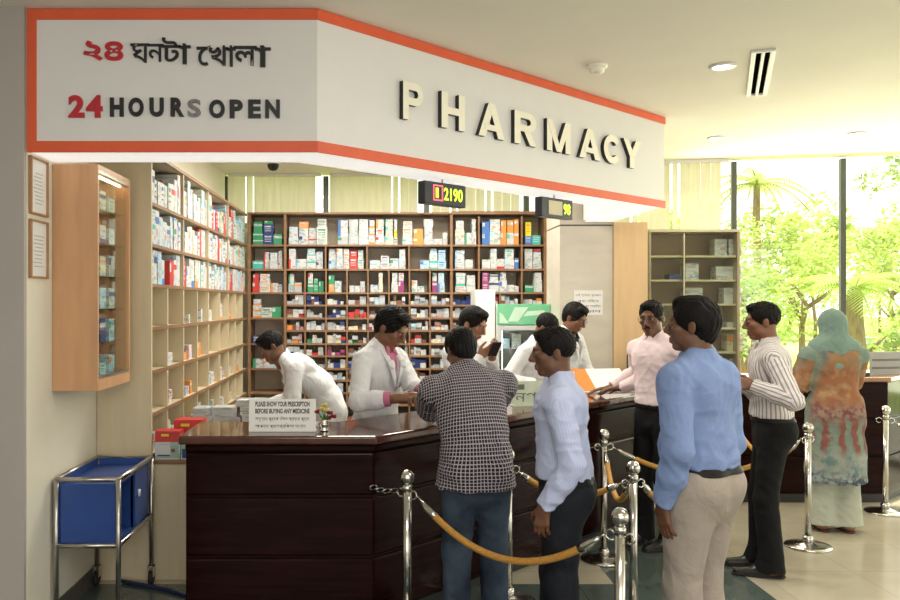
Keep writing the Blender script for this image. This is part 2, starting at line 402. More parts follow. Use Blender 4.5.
    def palm(label, loc, h, fr, nf, r, seed, lm):
        rnd = random.Random(seed); root = thing('palm_tree', label, 'palm tree', loc, 0, 'palms in the garden')
        MB().tube([(0, 0, -0.02), (0.05, 0, h*.4), (0.0, 0.03, h*.8), (0, 0, h)], [r, r*.85, r*.8, r*.7], 10).build('trunk', bark, root)
        for i in range(nf):
            a = 2*PI*i/nf + rnd.uniform(-.2, .2); el = rnd.uniform(.1, 1.1); f = MB(); prev = Vector((0, 0, h)); 
            for k in range(1, 11):
                t = k/10; rr = fr*t*math.cos(el*(1-t*.6)); z = h + fr*(math.sin(el)*t - 0.75*t*t)
                p = Vector((rr*math.cos(a), rr*math.sin(a), z)); dv = (p-prev).normalized(); s = dv.cross(Vector((0, 0, 1))).normalized()
                f.tube([prev, p], 0.012*fr, 4, caps=False)
                wl_ = fr*.28*math.sin(PI*min(1, t*.9+.08))
                for sg in (-1, 1):
                    q = prev.lerp(p, .5)
                    for e in (0, .5):
                        b = prev.lerp(p, e); tip = b + s*sg*wl_ + dv*wl_*.6 - Vector((0, 0, wl_*.35))
                        f._new([b, b + dv*.02*fr + s*sg*.01, tip, b - dv*.02*fr + s*sg*.01], [(0, 1, 2, 3)])
                prev = p
            f.build('frond', leafm[lm], root, fix=False)
    palm('tall slender palm far outside, in the upper left of the window', (13.3, 30, 0), 5.9, 1.9, 13, 0.16, 11, 0)
    palm('short thick trunked palm just right of the central window mullion', (8.05, 14.4, 0), 1.95, 1.05, 16, 0.17, 12, 2)
outside()

# ================================================================== SIGN AND CEILING FIXTURES
SA = Vector((-1.742, 4.2)); SB = Vector((-0.31, 4.2)); SCC = Vector((2.22, 6.64))
d2 = (SCC-SB).normalized(); n2 = Vector((-d2.y, d2.x)); L2 = (SCC-SB).length
Z0, Z1 = 2.452, ZC
TH = 0.32
def sign():
    root = thing('pharmacy_sign', 'long white fascia sign edged in orange above the counter, reading 24 HOURS OPEN and PHARMACY', 'sign', (SA.x, SA.y, Z0))
    mit = (Vector((0, 1)) + n2)/(1+n2.y)
    A2 = SA + Vector((0, TH)); B2 = SB + mit*TH; C2 = SCC + n2*TH
    # return running back to the column at the far end
    D = Vector((2.14, 7.78)); D2 = Vector((1.86, 7.78))
    e = 0.0
    body = MB().prism([SA, SB, B2, A2], Z0+.012, Z1-.002).prism([SB, SCC, C2, B2], Z0+.012, Z1-.002)
    body.prism([SCC + n2*.0, D, D2, C2 + (D2-D)*0.0], Z0+.012, Z1-.002)
    body.build('fascia_board', M_signwhite, root, world=True)
    MB().prism([SA + Vector((.01, .02)), SB + mit*.02, B2 - mit*.01, A2 + Vector((.01, -.01))], Z0, Z0+.012).prism([SB + mit*.02, SCC + n2*.02 - d2*.01, C2 - n2*.01 - d2*.01, B2 - mit*.01], Z0, Z0+.012) \
        .prism([SCC + n2*.03 + Vector((-.02, .05)), D + Vector((-.02, -.01)), D2 + Vector((.02, -.01)), C2 + Vector((-.02, .06))], Z0, Z0+.012).build('soffit_glow', M_soffit, root, world=True)
    h = 0.052; t = 0.008
    m2 = mit*-t
    for (za, zb) in ((Z0-.004, Z0+h), (Z1-h-.004, Z1-.004)):
        MB().prism([SA + Vector((0, -t)), SB + m2, SB, SA], za, zb).build('orange_trim', M_orange, root, world=True)
        MB().prism([SB + m2, SCC - n2*t + d2*t, SCC + d2*t, SB], za, zb).build('orange_trim', M_orange, root, world=True)
    MB().box(SA.x, SA.x+.046, SA.y-t, SA.y, Z0+h, Z1-h-.004).build('orange_trim', M_orange, root, world=True)
    # 24 hours open, on the left face: pixel boxes turned to metres on the plane y = 4.2
    k = 4.2/850
    F1 = ((0, 4.2, 0), (1, 0, 0), (0, 0, 1))
    X = lambda px: (px-380)*k
    Zp = lambda py: 1.7-(py-304)*k
    def put(s, x0, x1, y0, y1, m, bold=0.0, name='letter', dep=0.012, spacing=1.0):
        fit_text(s, name, m, F1, (X(x0), X(x1), Zp(y1), Zp(y0)), dep, bold, spacing, root)
    put('2', 69, 85, 95.5, 118, M_redletter, .04); put('4', 86.5, 103, 95.5, 118, M_redletter, .04)
    for ch, a, b in (('H', 110.5, 124), ('O', 129, 144), ('U', 150, 164), ('R', 171, 184.5)):
        put(ch, a, b, 98, 117, M_black, .045)
    put('S', 188, 201, 99.5, 117.5, M_greyletter, .03)
    for ch, a, b in (('O', 209.5, 225), ('P', 230, 243), ('E', 248.5, 261), ('N', 265.5, 280)):
        put(ch, a, b, 100, 118.5, M_black, .045)
    # the same in Bengali
    put('২', 84, 103, 41, 61, M_redletter, .03); put('৪', 105, 123.5, 42, 61, M_redletter, .03)
    put('ঘ', 131, 150, 44, 63, M_black, .004); put('ন', 148, 164, 44.5, 62, M_black, .004); put('ট', 162, 181, 38, 62, M_black, .012); put('া', 179, 191, 44, 64.5, M_black, .012)
    put('\u09c7', 197, 211, 46, 66, M_black, .012); put('খ', 209, 229, 46, 66, M_black, .012); put('া', 227, 236, 46, 67, M_black, .012); put('ল', 234, 257, 46.5, 66, M_black, .012); put('া', 255, 271, 46, 67.5, M_black, .012)
    # PHARMACY in raised ivory letters along the angled face
    F2 = ((SB.x, SB.y, 0), (d2.x, d2.y, 0), (0, 0, 1))
    def s_of(px):
        q = (px-380)/850
        return (q*SB.y - SB.x)/(d2.x - q*d2.y)
    def arc(cx, cy, ro, ri, a0, a1, ex=1.0, n=14):
        """ring sector as quads"""
        P = lambda r, t: (cx+r*ex*math.cos(t), cy+r*math.sin(t))
        t = [math.radians(a0+(a1-a0)*i/n) for i in range(n+1)]
        return [[(cx+(ri*math.cos(t[i])*ex if ri > 0 else 0), cy+ri*math.sin(t[i])), P(ro, t[i]), P(ro, t[i+1]), (cx+ri*math.cos(t[i+1])*ex, cy+ri*math.sin(t[i+1]))] for i in range(n)]
    R4 = lambda x0, x1, y0, y1: [(x0, y0), (x1, y0), (x1, y1), (x0, y1)]
    q = .27
    bowl = [R4(q, .60, .80, 1), R4(q, .60, .40, .60)] + arc(.60, .70, .30, .10, -90, 90, 1.30)
    G = {'P': [R4(0, q, 0, 1)] + bowl,
         'R': [R4(0, q, 0, 1)] + bowl + [[(.42, .42), (.70, .42), (1.0, 0), (.70, 0)]],
         'H': [R4(0, q, 0, 1), R4(1-q, 1, 0, 1), R4(q, 1-q, .40, .60)],
         'A': [[(0, 0), (.26, 0), (.62, 1), (.38, 1)], [(1, 0), (.74, 0), (.38, 1), (.62, 1)], R4(.24, .76, .20, .37)],
         'M': [R4(0, .22, 0, 1), R4(.78, 1, 0, 1), [(.22, 1), (.0, 1), (.40, 0), (.60, 0)], [(.78, 1), (1, 1), (.60, 0), (.40, 0)]],
         'C': arc(.5, .5, .5, .27, 38, 322, 1.0, 26),
         'Y': [R4(.37, .63, 0, .45), [(0, 1), (.29, 1), (.63, .42), (.37, .38)], [(1, 1), (.71, 1), (.37, .42), (.63, .38)]]}
    N2 = Vector((d2.y, -d2.x, 0)); D3 = Vector((d2.x, d2.y, 0)); O3 = Vector((SB.x, SB.y, 0))
    for ch, a, b in (('P', 399.5, 420), ('H', 438, 461.5), ('A', 475, 501), ('R', 511, 533), ('M', 543.5, 567), ('A', 576, 597), ('C', 600.5, 617.5), ('Y', 620, 637.5)):
        u0, u1 = s_of(a), s_of(b); z0, z1 = 2.70, 2.905; m = MB()
        for pi_, poly in enumerate(G[ch]):
            f = [O3 + D3*(u0+(u1-u0)*x) + Vector((0, 0, z0+(z1-z0)*y)) for x, y in poly]; n = len(f)
            m.mi = 0; dz = N2*(.028 + (.0005*pi_ if ch in 'AMY' else 0)); m._new([p + dz for p in f], [tuple(range(n))])
            m.mi = 1; m._new(f + [p + dz for p in f], [(i, (i+1) % n, n+(i+1) % n, n+i) for i in range(n)])
        m.build('letter', [M_ivory, M_black], root, world=True)
    return root
sign()

def display(label, loc, digits, extra):
    """small LED queue display hung on a rod under the sign, turned with the sign's angled face"""
    root = thing('queue_display', label, 'display', loc, math.atan2(d2.y, d2.x), 'hanging queue displays')
    w, h, dp = 0.37, 0.135, 0.06
    MB().box(-w/2, w/2, -dp/2, dp/2, -h, 0).build('housing', mat('display_black', (0.02, 0.022, 0.03), 0.35), root, bevel=0.006)
    MB().tube([(0, 0, 0), (0, 0, Z0 - loc[2] - 0.001)], 0.006, 8).build('hanging_rod', M_steel, root)
    lg = emit('led_green', (0.65, 0.95, 0.05), 1.0); lr = emit('led_red', (1.0, 0.15, 0.2), .8)
    y = -dp/2
    fr = ((0, y, 0), (1, 0, 0), (0, 0, 1))
    if extra:
        f = MB(); x0, x1, z0, z1, t = -.115, -.030, -.112, -.018, .008
        f.box(x0, x1, y-.004, y, z0, z0+t).box(x0, x1, y-.004, y, z1-t, z1).box(x0, x0+t, y-.004, y, z0+t, z1-t).box(x1-t, x1, y-.004, y, z0+t, z1-t)
        f.build('counter_number_frame', lr, root)
        fit_text('1', 'number', lg, fr, (-.092, -.068, -.095, -.035), .003, .02, 1, root, world=False)
        fit_text(digits, 'number', lg, fr, (-.02, .15, -.105, -.028), .003, .02, 1, root, world=False)
    else:
        MB().box(-.11, .05, y-.004, y, -.115, -.02).build('screen', mat('screen_reflection', (0.55, 0.50, 0.32), 0.25), root)  # cream patch paints the reflection on the screen
        fit_text(digits, 'number', lg, fr, (.07, .15, -.105, -.03), .003, .02, 1, root, world=False)
display('black display with red framed 1 and green digits, hung nearer the sign corner', (0.375, 5.12, 2.425), '2190', True)
display('black display with pale reflecting screen and green digits, hung in front of the stone column', (1.20, 5.86, 2.425), '98', False)

def downlight(label, x, y):
    root = thing('downlight', label, 'ceiling light', (x, y, ZC), 0, 'recessed downlights in the hall ceiling')
    MB().lathe([(0.060, -.012), (0.078, -.010), (0.080, 0), (0.056, -.001)], seg=28).build('ring', M_white, root)
    MB().lathe([(0, -.008), (0.060, -.008), (0.060, -.004), (0, -.004)], seg=28).build('lamp', M_lamp, root)
    d = bpy.data.lights.new('downlight_beam', 'SPOT'); d.energy = 30; d.spot_size = math.radians(110); d.spot_blend = .6; d.shadow_soft_size = .07; d.color = (1, .95, .85)
    l = bpy.data.objects.new('downlight_beam', d); COL.objects.link(l); l.location = (x, y, ZC-.03)
downlight('round recessed ceiling light left of the air vent', 2.10, 5.21)
downlight('round recessed ceiling light above the glass display cabinet', 2.95, 7.45)
downlight('round recessed ceiling light near the central window mullion', 4.07, 7.26)
# air vent
r = thing('air_vent', 'rectangular white ceiling air vent with two dark slots', 'air vent', (2.41, 5.395, ZC), math.atan2(5.94-4.85, 2.61-2.17))
MB().box(-.52, .52, -.055, .055, -.004, 0).build('slot', mat('vent_void', (.004, .004, .004), 1, spec=0), r)
f = MB()
for a, b in ((-.066, -.038), (-.010, .010), (.038, .066)): f.box(-.54, .54, a, b, -.014, 0)
f.box(-.56, -.54, -.066, .066, -.014, 0).box(.54, .56, -.066, .066, -.014, 0)
f.build('frame', M_white, r, bevel=.003)
# smoke detector
r = thing('smoke_detector', 'small round white smoke detector on the ceiling over the sign', 'smoke detector', (1.325, 5.19, ZC))
MB().lathe([(0, 0), (0.062, 0), (0.062, -.018), (0.05, -.024), (0, -.024)], seg=24).build('base', M_ivory, r)
MB().lathe([(0.045, -.024), (0.042, -.045), (0.026, -.055), (0, -.056)], seg=24).build('sensor_head', M_ivory, r)
# security camera dome over the rear shelves
r = thing('security_camera', 'small black dome camera on the ceiling above the rear shelves', 'camera', (-1.10, 8.75, ZC))
MB().lathe([(0, 0), (0.075, 0), (0.075, -.02), (0, -.02)], seg=24).build('base', M_white, r)
MB().lathe([(0.06, -.02), (0.058, -.05), (0.04, -.08), (0, -.092)], seg=24).build('dome', M_black, r)

# fluorescent fittings on the pharmacy ceiling
for lb, x, y in (('white fluorescent fitting on the pharmacy ceiling nearer the sign', -0.1, 6.6), ('white fluorescent fitting on the pharmacy ceiling near the rear blinds', 0.3, 8.0)):
    r = thing('tube_light', lb, 'ceiling light', (x, y, ZC), 0, 'fluorescent fittings')
    MB().box(-.62, .62, -.06, .06, -.035, 0).build('housing', M_white, r)
    MB().tube([(-.58, 0, -.045), (.58, 0, -.045)], .014, 10).build('tube', M_lamp, r)

# framed certificates on the left wall
for lb, z0, z1 in (('narrow framed certificate on the left wall, the upper of two', 2.15, 2.44), ('narrow framed certificate on the left wall, the lower of two', 1.83, 2.125)):
    r = thing('picture_frame', lb, 'picture frame', (-1.745, 4.32, z0), 0, 'framed certificates')
    y0, y1 = -.105, .115; H = z1-z0; t = .011
    MB().box(0.0, .02, y0, y1, 0, t).box(0, .02, y0, y1, H-t, H).box(0, .02, y0, y0+t, t, H-t).box(0, .02, y1-t, y1, t, H-t).build('frame', mat('red_brown_frame', (0.38, .19, .085), .35), r, bevel=.003)
    m = MB().box(0.002, .008, y0+t, y1-t, t, H-t); m.build('certificate', M_paper, r)
    q = MB()
    rnd = random.Random(z0)
    for i in range(9): q.box(.008, .0085, y0+.04+rnd.random()*.03, y1-.04-rnd.random()*.03, H*.2+i*H*.065, H*.2+i*H*.065+.004)
    q.build('printing', mat('grey_print', (.35, .38, .36)), r)

# wall cabinet with glass sliding doors
def wall_cabinet():
    y0, y1, x0, x1, z0, z1 = 4.52, 5.10, -1.744, -1.50, 1.237, 2.445
    r = thing('wall_cabinet', 'tall beech wall cabinet with sliding glass doors on the left wall', 'cabinet', (x0, y0, z0))
    B = lambda *a: MB().box(*a)
    B(x0, x1, y0, y0+.018, z0, z1).build('side_panel', M_beech, r, bevel=.002, world=True)
    B(x0, x1, y1-.018, y1, z0, z1).build('side_panel', M_beech, r, bevel=.002, world=True)
    B(x0, x1, y0+.018, y1-.018, z0, z0+.06).build('bottom_panel', M_beech, r, world=True)
    B(x0, x1, y0+.018, y1-.018, z1-.03, z1).build('top_panel', M_beech, r, world=True)
    B(x0, x0+.01, y0+.018, y1-.018, z0+.06, z1-.03).build('back_panel', mat('cream_lining', (.80, .72, .55), .5), r, world=True)
    for i in range(1, 6):
        z = z0+.06+i*.185
        B(x0+.01, x1-.03, y0+.018, y1-.018, z, z+.006).build('shelf', M_thinglass, r, world=True)
    MB().tube([(x1-.05, y0+.04, z1-.045), (x1-.05, y1-.04, z1-.045)], .008, 8).build('lamp', emit('warm_lamp', (1, .78, .5), 9.0), r, world=True)
    ym = (y0+y1)/2
    B(x1-.012, x1-.006, y0+.018, ym+.03, z0+.075, z1-.045).build('glass_door', M_thinglass, r, world=True)
    B(x1-.024, x1-.018, ym-.03, y1-.018, z0+.075, z1-.045).build('glass_door', M_thinglass, r, world=True)
    B(x1-.03, x1-.001, y0+.018, y1-.018, z0+.06, z0+.075).build('door_rail', M_steel, r, world=True)
    B(x1-.03, x1-.001, y0+.018, y1-.018, z1-.045, z1-.03).build('door_rail', M_steel, r, world=True)
wall_cabinet()

# blue steel trolley
def trolley():
    x0, x1, y0, y1, zt, zb = -1.715, -1.385, 4.50, 5.15, .77, .42
    r = thing('trolley', 'blue metal trolley with steel tube frame and castors by the left wall', 'trolley', ((x0+x1)/2, (y0+y1)/2, 0))
    t = .014
    MB().tube([(x0, y0, zt), (x1, y0, zt), (x1, y1, zt), (x0, y1, zt), (x0, y0, zt)], t, 10).build('top_rail', M_steel, r, world=True)
    MB().tube([(x0, y0, zb), (x1, y0, zb), (x1, y1, zb), (x0, y1, zb), (x0, y0, zb)], t, 10).build('bottom_rail', M_steel, r, world=True)
    for x in (x0, x1):
        for y in (y0, y1):
            MB().tube([(x, y, .115), (x, y, zt)], t, 10).build('leg', M_steel, r, world=True)
            c = MB().box(x-.018, x-.013, y-.02, y+.02, .05, .118).box(x+.013, x+.018, y-.02, y+.02, .05, .118).box(x-.018, x+.018, y-.02, y+.02, .112, .118)
            c = c.build('castor', M_steel, r, world=True)
            w = MB()
            w.tube([(x-.011, y, .042), (x+.011, y, .042)], .041, 18)
            w.build('wheel', M_rubber, c)
    i = .02
    B = lambda *a: MB().box(*a)
    B(x0+i, x1-i, y0+.010, y0+.018, zb, zt-.025).build('end_panel', M_blue, r, world=True)
    B(x0+i, x1-i, y1-.018, y1-.010, zb, zt+.0).build('end_panel', M_blue, r, world=True)
    B(x0+.006, x0+.014, y0+.02, y1-.02, zb, zt).build('back_panel', M_blue, r, world=True)
    B(x0+.016, x1-i, y0+.018, y1-.018, zt-.045, zt-.037).build('tray', M_blue, r, world=True)
    B(x0+.016, x1-i, y0+.018, y1-.018, zb, zb+.008).build('bottom_shelf', M_blue, r, world=True)
    ym = y0+.36
    B(x0+.016, x1-.04, ym-.008, ym, zb+.008, zt-.045).build('divider', M_blue, r, world=True)
    d = B(x1-.026, x1-.014, ym, y1-.02, zb+.012, zt-.02).build('door', M_blue, r, world=True)
    tag(MB().tube([(x1-.006, ym+.05, zb+.17), (x1-.006, ym+.05, zb+.21)], .008, 8).build('handle', M_white, d), 'white handle')
trolley()
r = MB().tube([(-1.60, 5.19, .012), (-1.45, 5.12, .012), (-1.25, 5.02, .012), (-1.10, 4.9, .012), (-1.06, 4.6, .012)], .012, 8).build('cable', mat('blue_cable', (.02, .03, .09), .5))
tag(r, 'thin dark blue cable lying on the floor behind the trolley', 'cable')

# ------------------------------------------------------------------ counters
ZT = 1.02
CA = Vector((-1.01, 4.40)); CB = Vector((-0.03, 4.40)); CC = Vector((2.02, 6.50))
def counter():
    root = thing('pharmacy_counter', 'dark polished mahogany pharmacy counter bending away to the right', 'counter', (CB.x, CB.y, 0))
    d = (CC-CB).normalized(); n = Vector((-d.y, d.x)); mit = (Vector((0, 1))+n)/(1+n.y)
    def strip(o0, o1, z0, z1, ex=0.0):
        """band between offsets o0 (front) and o1 (back) behind the front line"""
        a0 = CA + Vector((-ex, o0)); a1 = CA + Vector((-ex, o1)); b0 = CB + mit*o0; b1 = CB + mit*o1; c0 = CC + n*o0 + d*ex; c1 = CC + n*o1 + d*ex
        return MB().prism([a0, b0, c0, c1, b1, a1], z0, z1)
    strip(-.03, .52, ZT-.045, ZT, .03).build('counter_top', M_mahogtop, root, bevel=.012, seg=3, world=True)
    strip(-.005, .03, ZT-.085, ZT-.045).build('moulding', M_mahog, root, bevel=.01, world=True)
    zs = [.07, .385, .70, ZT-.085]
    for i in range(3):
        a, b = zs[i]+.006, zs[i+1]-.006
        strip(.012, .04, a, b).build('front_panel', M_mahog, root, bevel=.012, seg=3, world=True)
    strip(.026, .05, .07, ZT-.085).build('backing', M_mahog, root, world=True)
    strip(.07, .10, 0.0, .07).build('plinth', M_black, root, world=True)
    # ends and inner shelf
    MB().box(CA.x, CA.x+.03, CA.y+.05, CA.y+.50, 0, ZT-.045).build('side_panel', M_mahog, root, world=True)
    p = CC - d*.03
    MB().prism([p + n*.05, CC + n*.05, CC + n*.50, p + n*.50], 0, ZT-.045).build('side_panel', M_mahog, root, world=True)
    strip(.05, .48, .55, .57).build('inner_shelf', M_pale, root, world=True)
counter()
def far_counter():
    z = 1.075; A = Vector((2.52, 7.25)); B = Vector((4.33, 7.25)); C = Vector((4.95, 7.80))
    root = thing('reception_counter', 'dark wooden counter with pale top in front of the bright window', 'counter', (3.4, 7.25, 0))
    d = (C-B).normalized(); n = Vector((-d.y, d.x)); mit = (Vector((0, 1))+n)/(1+n.y)
    def strip(o0, o1, z0, z1, ex=0):
        return MB().prism([A + Vector((-ex, o0)), B + mit*o0, C + n*o0 + d*ex, C + n*o1 + d*ex, B + mit*o1, A + Vector((-ex, o1))], z0, z1)
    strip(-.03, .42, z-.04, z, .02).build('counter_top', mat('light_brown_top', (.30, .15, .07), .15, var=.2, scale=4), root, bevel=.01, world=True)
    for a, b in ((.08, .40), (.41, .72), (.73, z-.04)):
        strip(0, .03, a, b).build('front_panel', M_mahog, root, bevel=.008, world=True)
    strip(.02, .04, .08, z-.04).build('backing', M_mahog, root, world=True)
    strip(.04, .06, 0, .08).build('plinth', M_black, root, world=True)
far_counter()

# ------------------------------------------------------------------ queue posts and ropes
def post_proto():
    r = thing('queue_post', 'x', 'stanchion', (0, 0, 0), 0, 'steel rope posts of the queue')
    MB().lathe([(0, 0), (.155, 0), (.158, .008), (.15, .016), (.10, .024), (.045, .034), (.03, .045), (0, .045)], seg=36).build('base', M_chrome, r)
    MB().lathe([(0, .04), (.0215, .04), (.0215, .785), (0, .785)], seg=20).build('pole', M_chrome, r)
    MB().lathe([(0, .045), (.034, .045), (.038, .06), (.030, .078), (.0216, .082)], seg=20).build('collar', M_chrome, r)
    MB().lathe([(0, .765), (.026, .765), (.026, .795), (.012, .80), (0, .80)], seg=20).build('neck', M_chrome, r)
    MB().ball((0, 0, .834), .038, 20).build('ball', M_chrome, r)
    for k in range(2):
        s = 1 if k else -1
        MB().tube([(s*.02, 0, .755)] + [(s*(.045+.022*math.cos(a)), 0, .752+.022*math.sin(a)) for a in (2.6, 1.6, .6, -.4, -1.4, -2.3)], .004, 6).build('hook', M_chrome, r)
    return r
P0 = post_proto()
posts = {}
def post(key, x, y, ang, label):
    o = P0 if not posts else copy_tree(P0)
    o.location = (x, y, 0); o.rotation_euler = (0, 0, math.radians(ang)); o['label'] = label; posts[key] = o
post('A', .135, 4.25, -45, 'steel queue post at the bend of the counter, left of the checked shirt man')
post('B', 1.486, 5.64, 10, 'steel queue post standing by the counter, behind the man in navy trousers')
post('C', 1.337, 4.49, 10, 'tall steel queue post left of the blue shirt man, behind the nearest post')
post('D', .977, 3.46, -45, 'steel queue post nearest the viewer, left of the khaki trousers')
post('E', 2.996, 5.95, 30, 'steel queue post between the striped shirt man and the woman in the headscarf')
post('F', 4.12, 6.93, -20, 'steel queue post furthest right, in front of the far counter')
post('G', .735, 4.86, 10, 'steel queue post close behind the jeans of the checked shirt man')
post('H', 1.80, 4.80, 20, 'steel queue post hidden behind the blue shirt man')
def rope(label, P, Q, sag, r=.0165):
    """velvet rope hanging between two hook points, steel ends"""
    P = Vector(P); Q = Vector(Q); root = thing('barrier_rope', label, 'rope', P, 0, 'golden barrier ropes')
    def at(t): return P.lerp(Q, t) - Vector((0, 0, 4*sag*t*(1-t)))
    N = 28
    MB().tube([at(.10 + .80*i/N)-P for i in range(N+1)], r, 12).build('rope', M_rope, root)
    for a, b in ((.025, .115), (.885, .975)):
        MB().tube([at(a+(b-a)*i/4)-P for i in range(5)], [.008, .013, .0175, .0185, .0185] if a < .5 else [.0185, .0185, .0175, .013, .008], 12).build('end_cap', M_chrome, root)
    for a, b in ((0, .03), (.97, 1)):
        MB().tube([at(a)-P, at(b)-P], .004, 6).build('link', M_chrome, root)
def hk(k, dx=0, dy=0): 
    o = posts[k]; return (o.location.x+dx, o.location.y+dy, .75)
rope('golden rope sagging in front of the jeans, hung between the two nearest left posts', hk('A', .05, -.05), hk('D', -.05, .05), .205)
rope('golden rope running behind the man in navy trousers to the tall post', hk('G', .05, -.03), hk('C', -.06, .02), .10)
rope('golden rope hanging steeply between the tall post and the post by the counter', hk('B', -.01, -.06), hk('C', .0, .06), .20)
rope('golden rope passing behind the blue shirt man from the tall post', hk('C', .06, .03), hk('H', -.06, -.02), .13)
rope('golden rope hanging behind the striped shirt man', hk('B', .06, .02), hk('E', -.06, -.02), .21)
rope('golden rope hanging beside the post at the striped shirt man', hk('E', -.02, .06), (2.95, 7.16, .78), .24)
rope('golden rope leaving the furthest right post out of the picture', hk('F', .06, -.02), (4.95, 6.45, .75), .22)
r = thing('chain', 'short steel chain hooking the left queue post to the counter', 'chain', (.10, 4.29, .75))
for i in range(4):
    c = Vector((-.03 - i*.035, .035 + i*.028, -.01*math.sin(i)))
    MB().tube([c + Vector((.02*math.cos(a), .014*math.cos(a+.4), .012*math.sin(a))) for a in [k*PI/5 for k in range(11)]], .003, 5).build('chain_link', M_chrome, r)

# ================================================================== SHELVING
ROWS = [2.65, 2.33, 2.073, 1.825, 1.557, 1.285, 1.02, .765, .50, .25, .06]     # shelf top heights
XF = -1.41                                                                       # front plane of the left rack
YN, YFAR = 5.23, 9.0
XL = lambda px: 850*1.41/(380-px)                                                # depth of a divider of the left rack seen at px
def left_rack():
    r = thing('shelving_rack', 'long pale laminate shelving rack along the left wall, three upper rows full', 'shelves', (XF, 7.1, 0))
    xb = -1.742; t = .018
    MB().box(xb, XF+.004, YN, YN+.022, 0, ROWS[0]+.02).build('end_panel', M_pale, r, bevel=.002, world=True)
    MB().box(xb, xb+.008, YN+.022, YFAR+.3, 0, ROWS[0]).build('back_panel', M_pale, r, world=True)
    for i, z in enumerate(ROWS):
        m = MB().box(xb+.008, XF-.006, YN+.022, YFAR-.002 if i else YFAR-.002, z-t, z); o = m.build('shelf', M_pale, r, world=True)
        MB().box(XF-.006, XF+.004, YN+.022, YFAR-.002, z-t-.002, z+.001).build('shelf_edge', M_edge, o)
    for y in (6.11, 7.0, 7.92):
        MB().box(xb+.008, XF, y-.009, y+.009, ROWS[3], ROWS[0]-t).build('divider', M_pale, r, world=True)
    for y in (5.65, 6.11, 6.57, 7.0, 7.49, 7.92, 8.32, 8.72):
        MB().box(xb+.008, XF, y-.009, y+.009, ROWS[9], ROWS[3]-t).build('divider', M_pale, r, world=True)
left_rack()
YB, YBK = 9.0, 9.34
XB = lambda px: (px-380)*9.0/850
def back_rack():
    r = thing('shelving_rack', 'wide wooden shelving rack across the rear wall with many small lower compartments', 'shelves', (XB(350), YB, 0))
    t = .020
    zt = ROWS[0]
    x0, x1 = XF+.006, XB(546.5)
    MB().box(x0, x1, YBK, YBK+.01, 0, zt).build('back_panel', M_edge2, r, world=True)
    cols_main = [285, 451.5]
    for px in [249] + cols_main + [545.5]:
        MB().box(XB(px)-.014, XB(px)+.014, YB, YBK, 0, zt).build('upright', M_edge, r, bevel=.002, world=True)
    def rowline(a, b, z, name='shelf'):
        MB().box(XB(a)+.014, XB(b)-.014, YB+.004, YBK, z-t, z).build(name, M_edge, r, world=True)
    MB().box(x0, XB(451.5), YB-.012, YBK, zt, zt+.02).build('top_panel', M_edge, r, world=True)
    MB().box(XB(451.5), x1, YB-.012, YBK, zt, zt+.032).build('top_panel', M_edge, r, world=True)
    for a, b in ((249, 285), (285, 451.5), (451.5, 545.5)):
        for z in ROWS[1:]: rowline(a, b, z)
        if a > 250:
            for i in range(3, 8): rowline(a, b, (ROWS[i]+ROWS[i+1])/2+.003, 'half_shelf')
    def div(px, za, zb):
        MB().box(XB(px)-.008, XB(px)+.008, YB+.002, YBK, za, zb-t).build('divider', M_edge, r, world=True)
    for px in (325.5, 367, 409): div(px, ROWS[2], ROWS[1])
    for px in (305, 326, 347, 368, 389, 409.5, 430): div(px, ROWS[3], ROWS[2]); div(px, ROWS[8], ROWS[3])
    for px in (479, 522): div(px, ROWS[3], ROWS[0])
    for px in (479, 500, 522): div(px, ROWS[8], ROWS[3])
M_edge2 = mat('rack_back_board', (0.60, 0.51, 0.38), 0.5, var=.06, scale=4)
back_rack()

# low cupboard closing the way into the pharmacy, left of the counter
r = thing('low_cupboard', 'low pale laminate cupboard between the left rack and the dark counter', 'cupboard', (-1.2, 5.3, 0))
MB().box(-1.405, -.98, 5.235, 5.60, 0, .715).build('body', M_pale, r, bevel=.003, world=True)
MB().box(-1.405, -.975, 5.225, 5.61, .715, .737).build('cupboard_top', M_edge, r, bevel=.003, world=True)

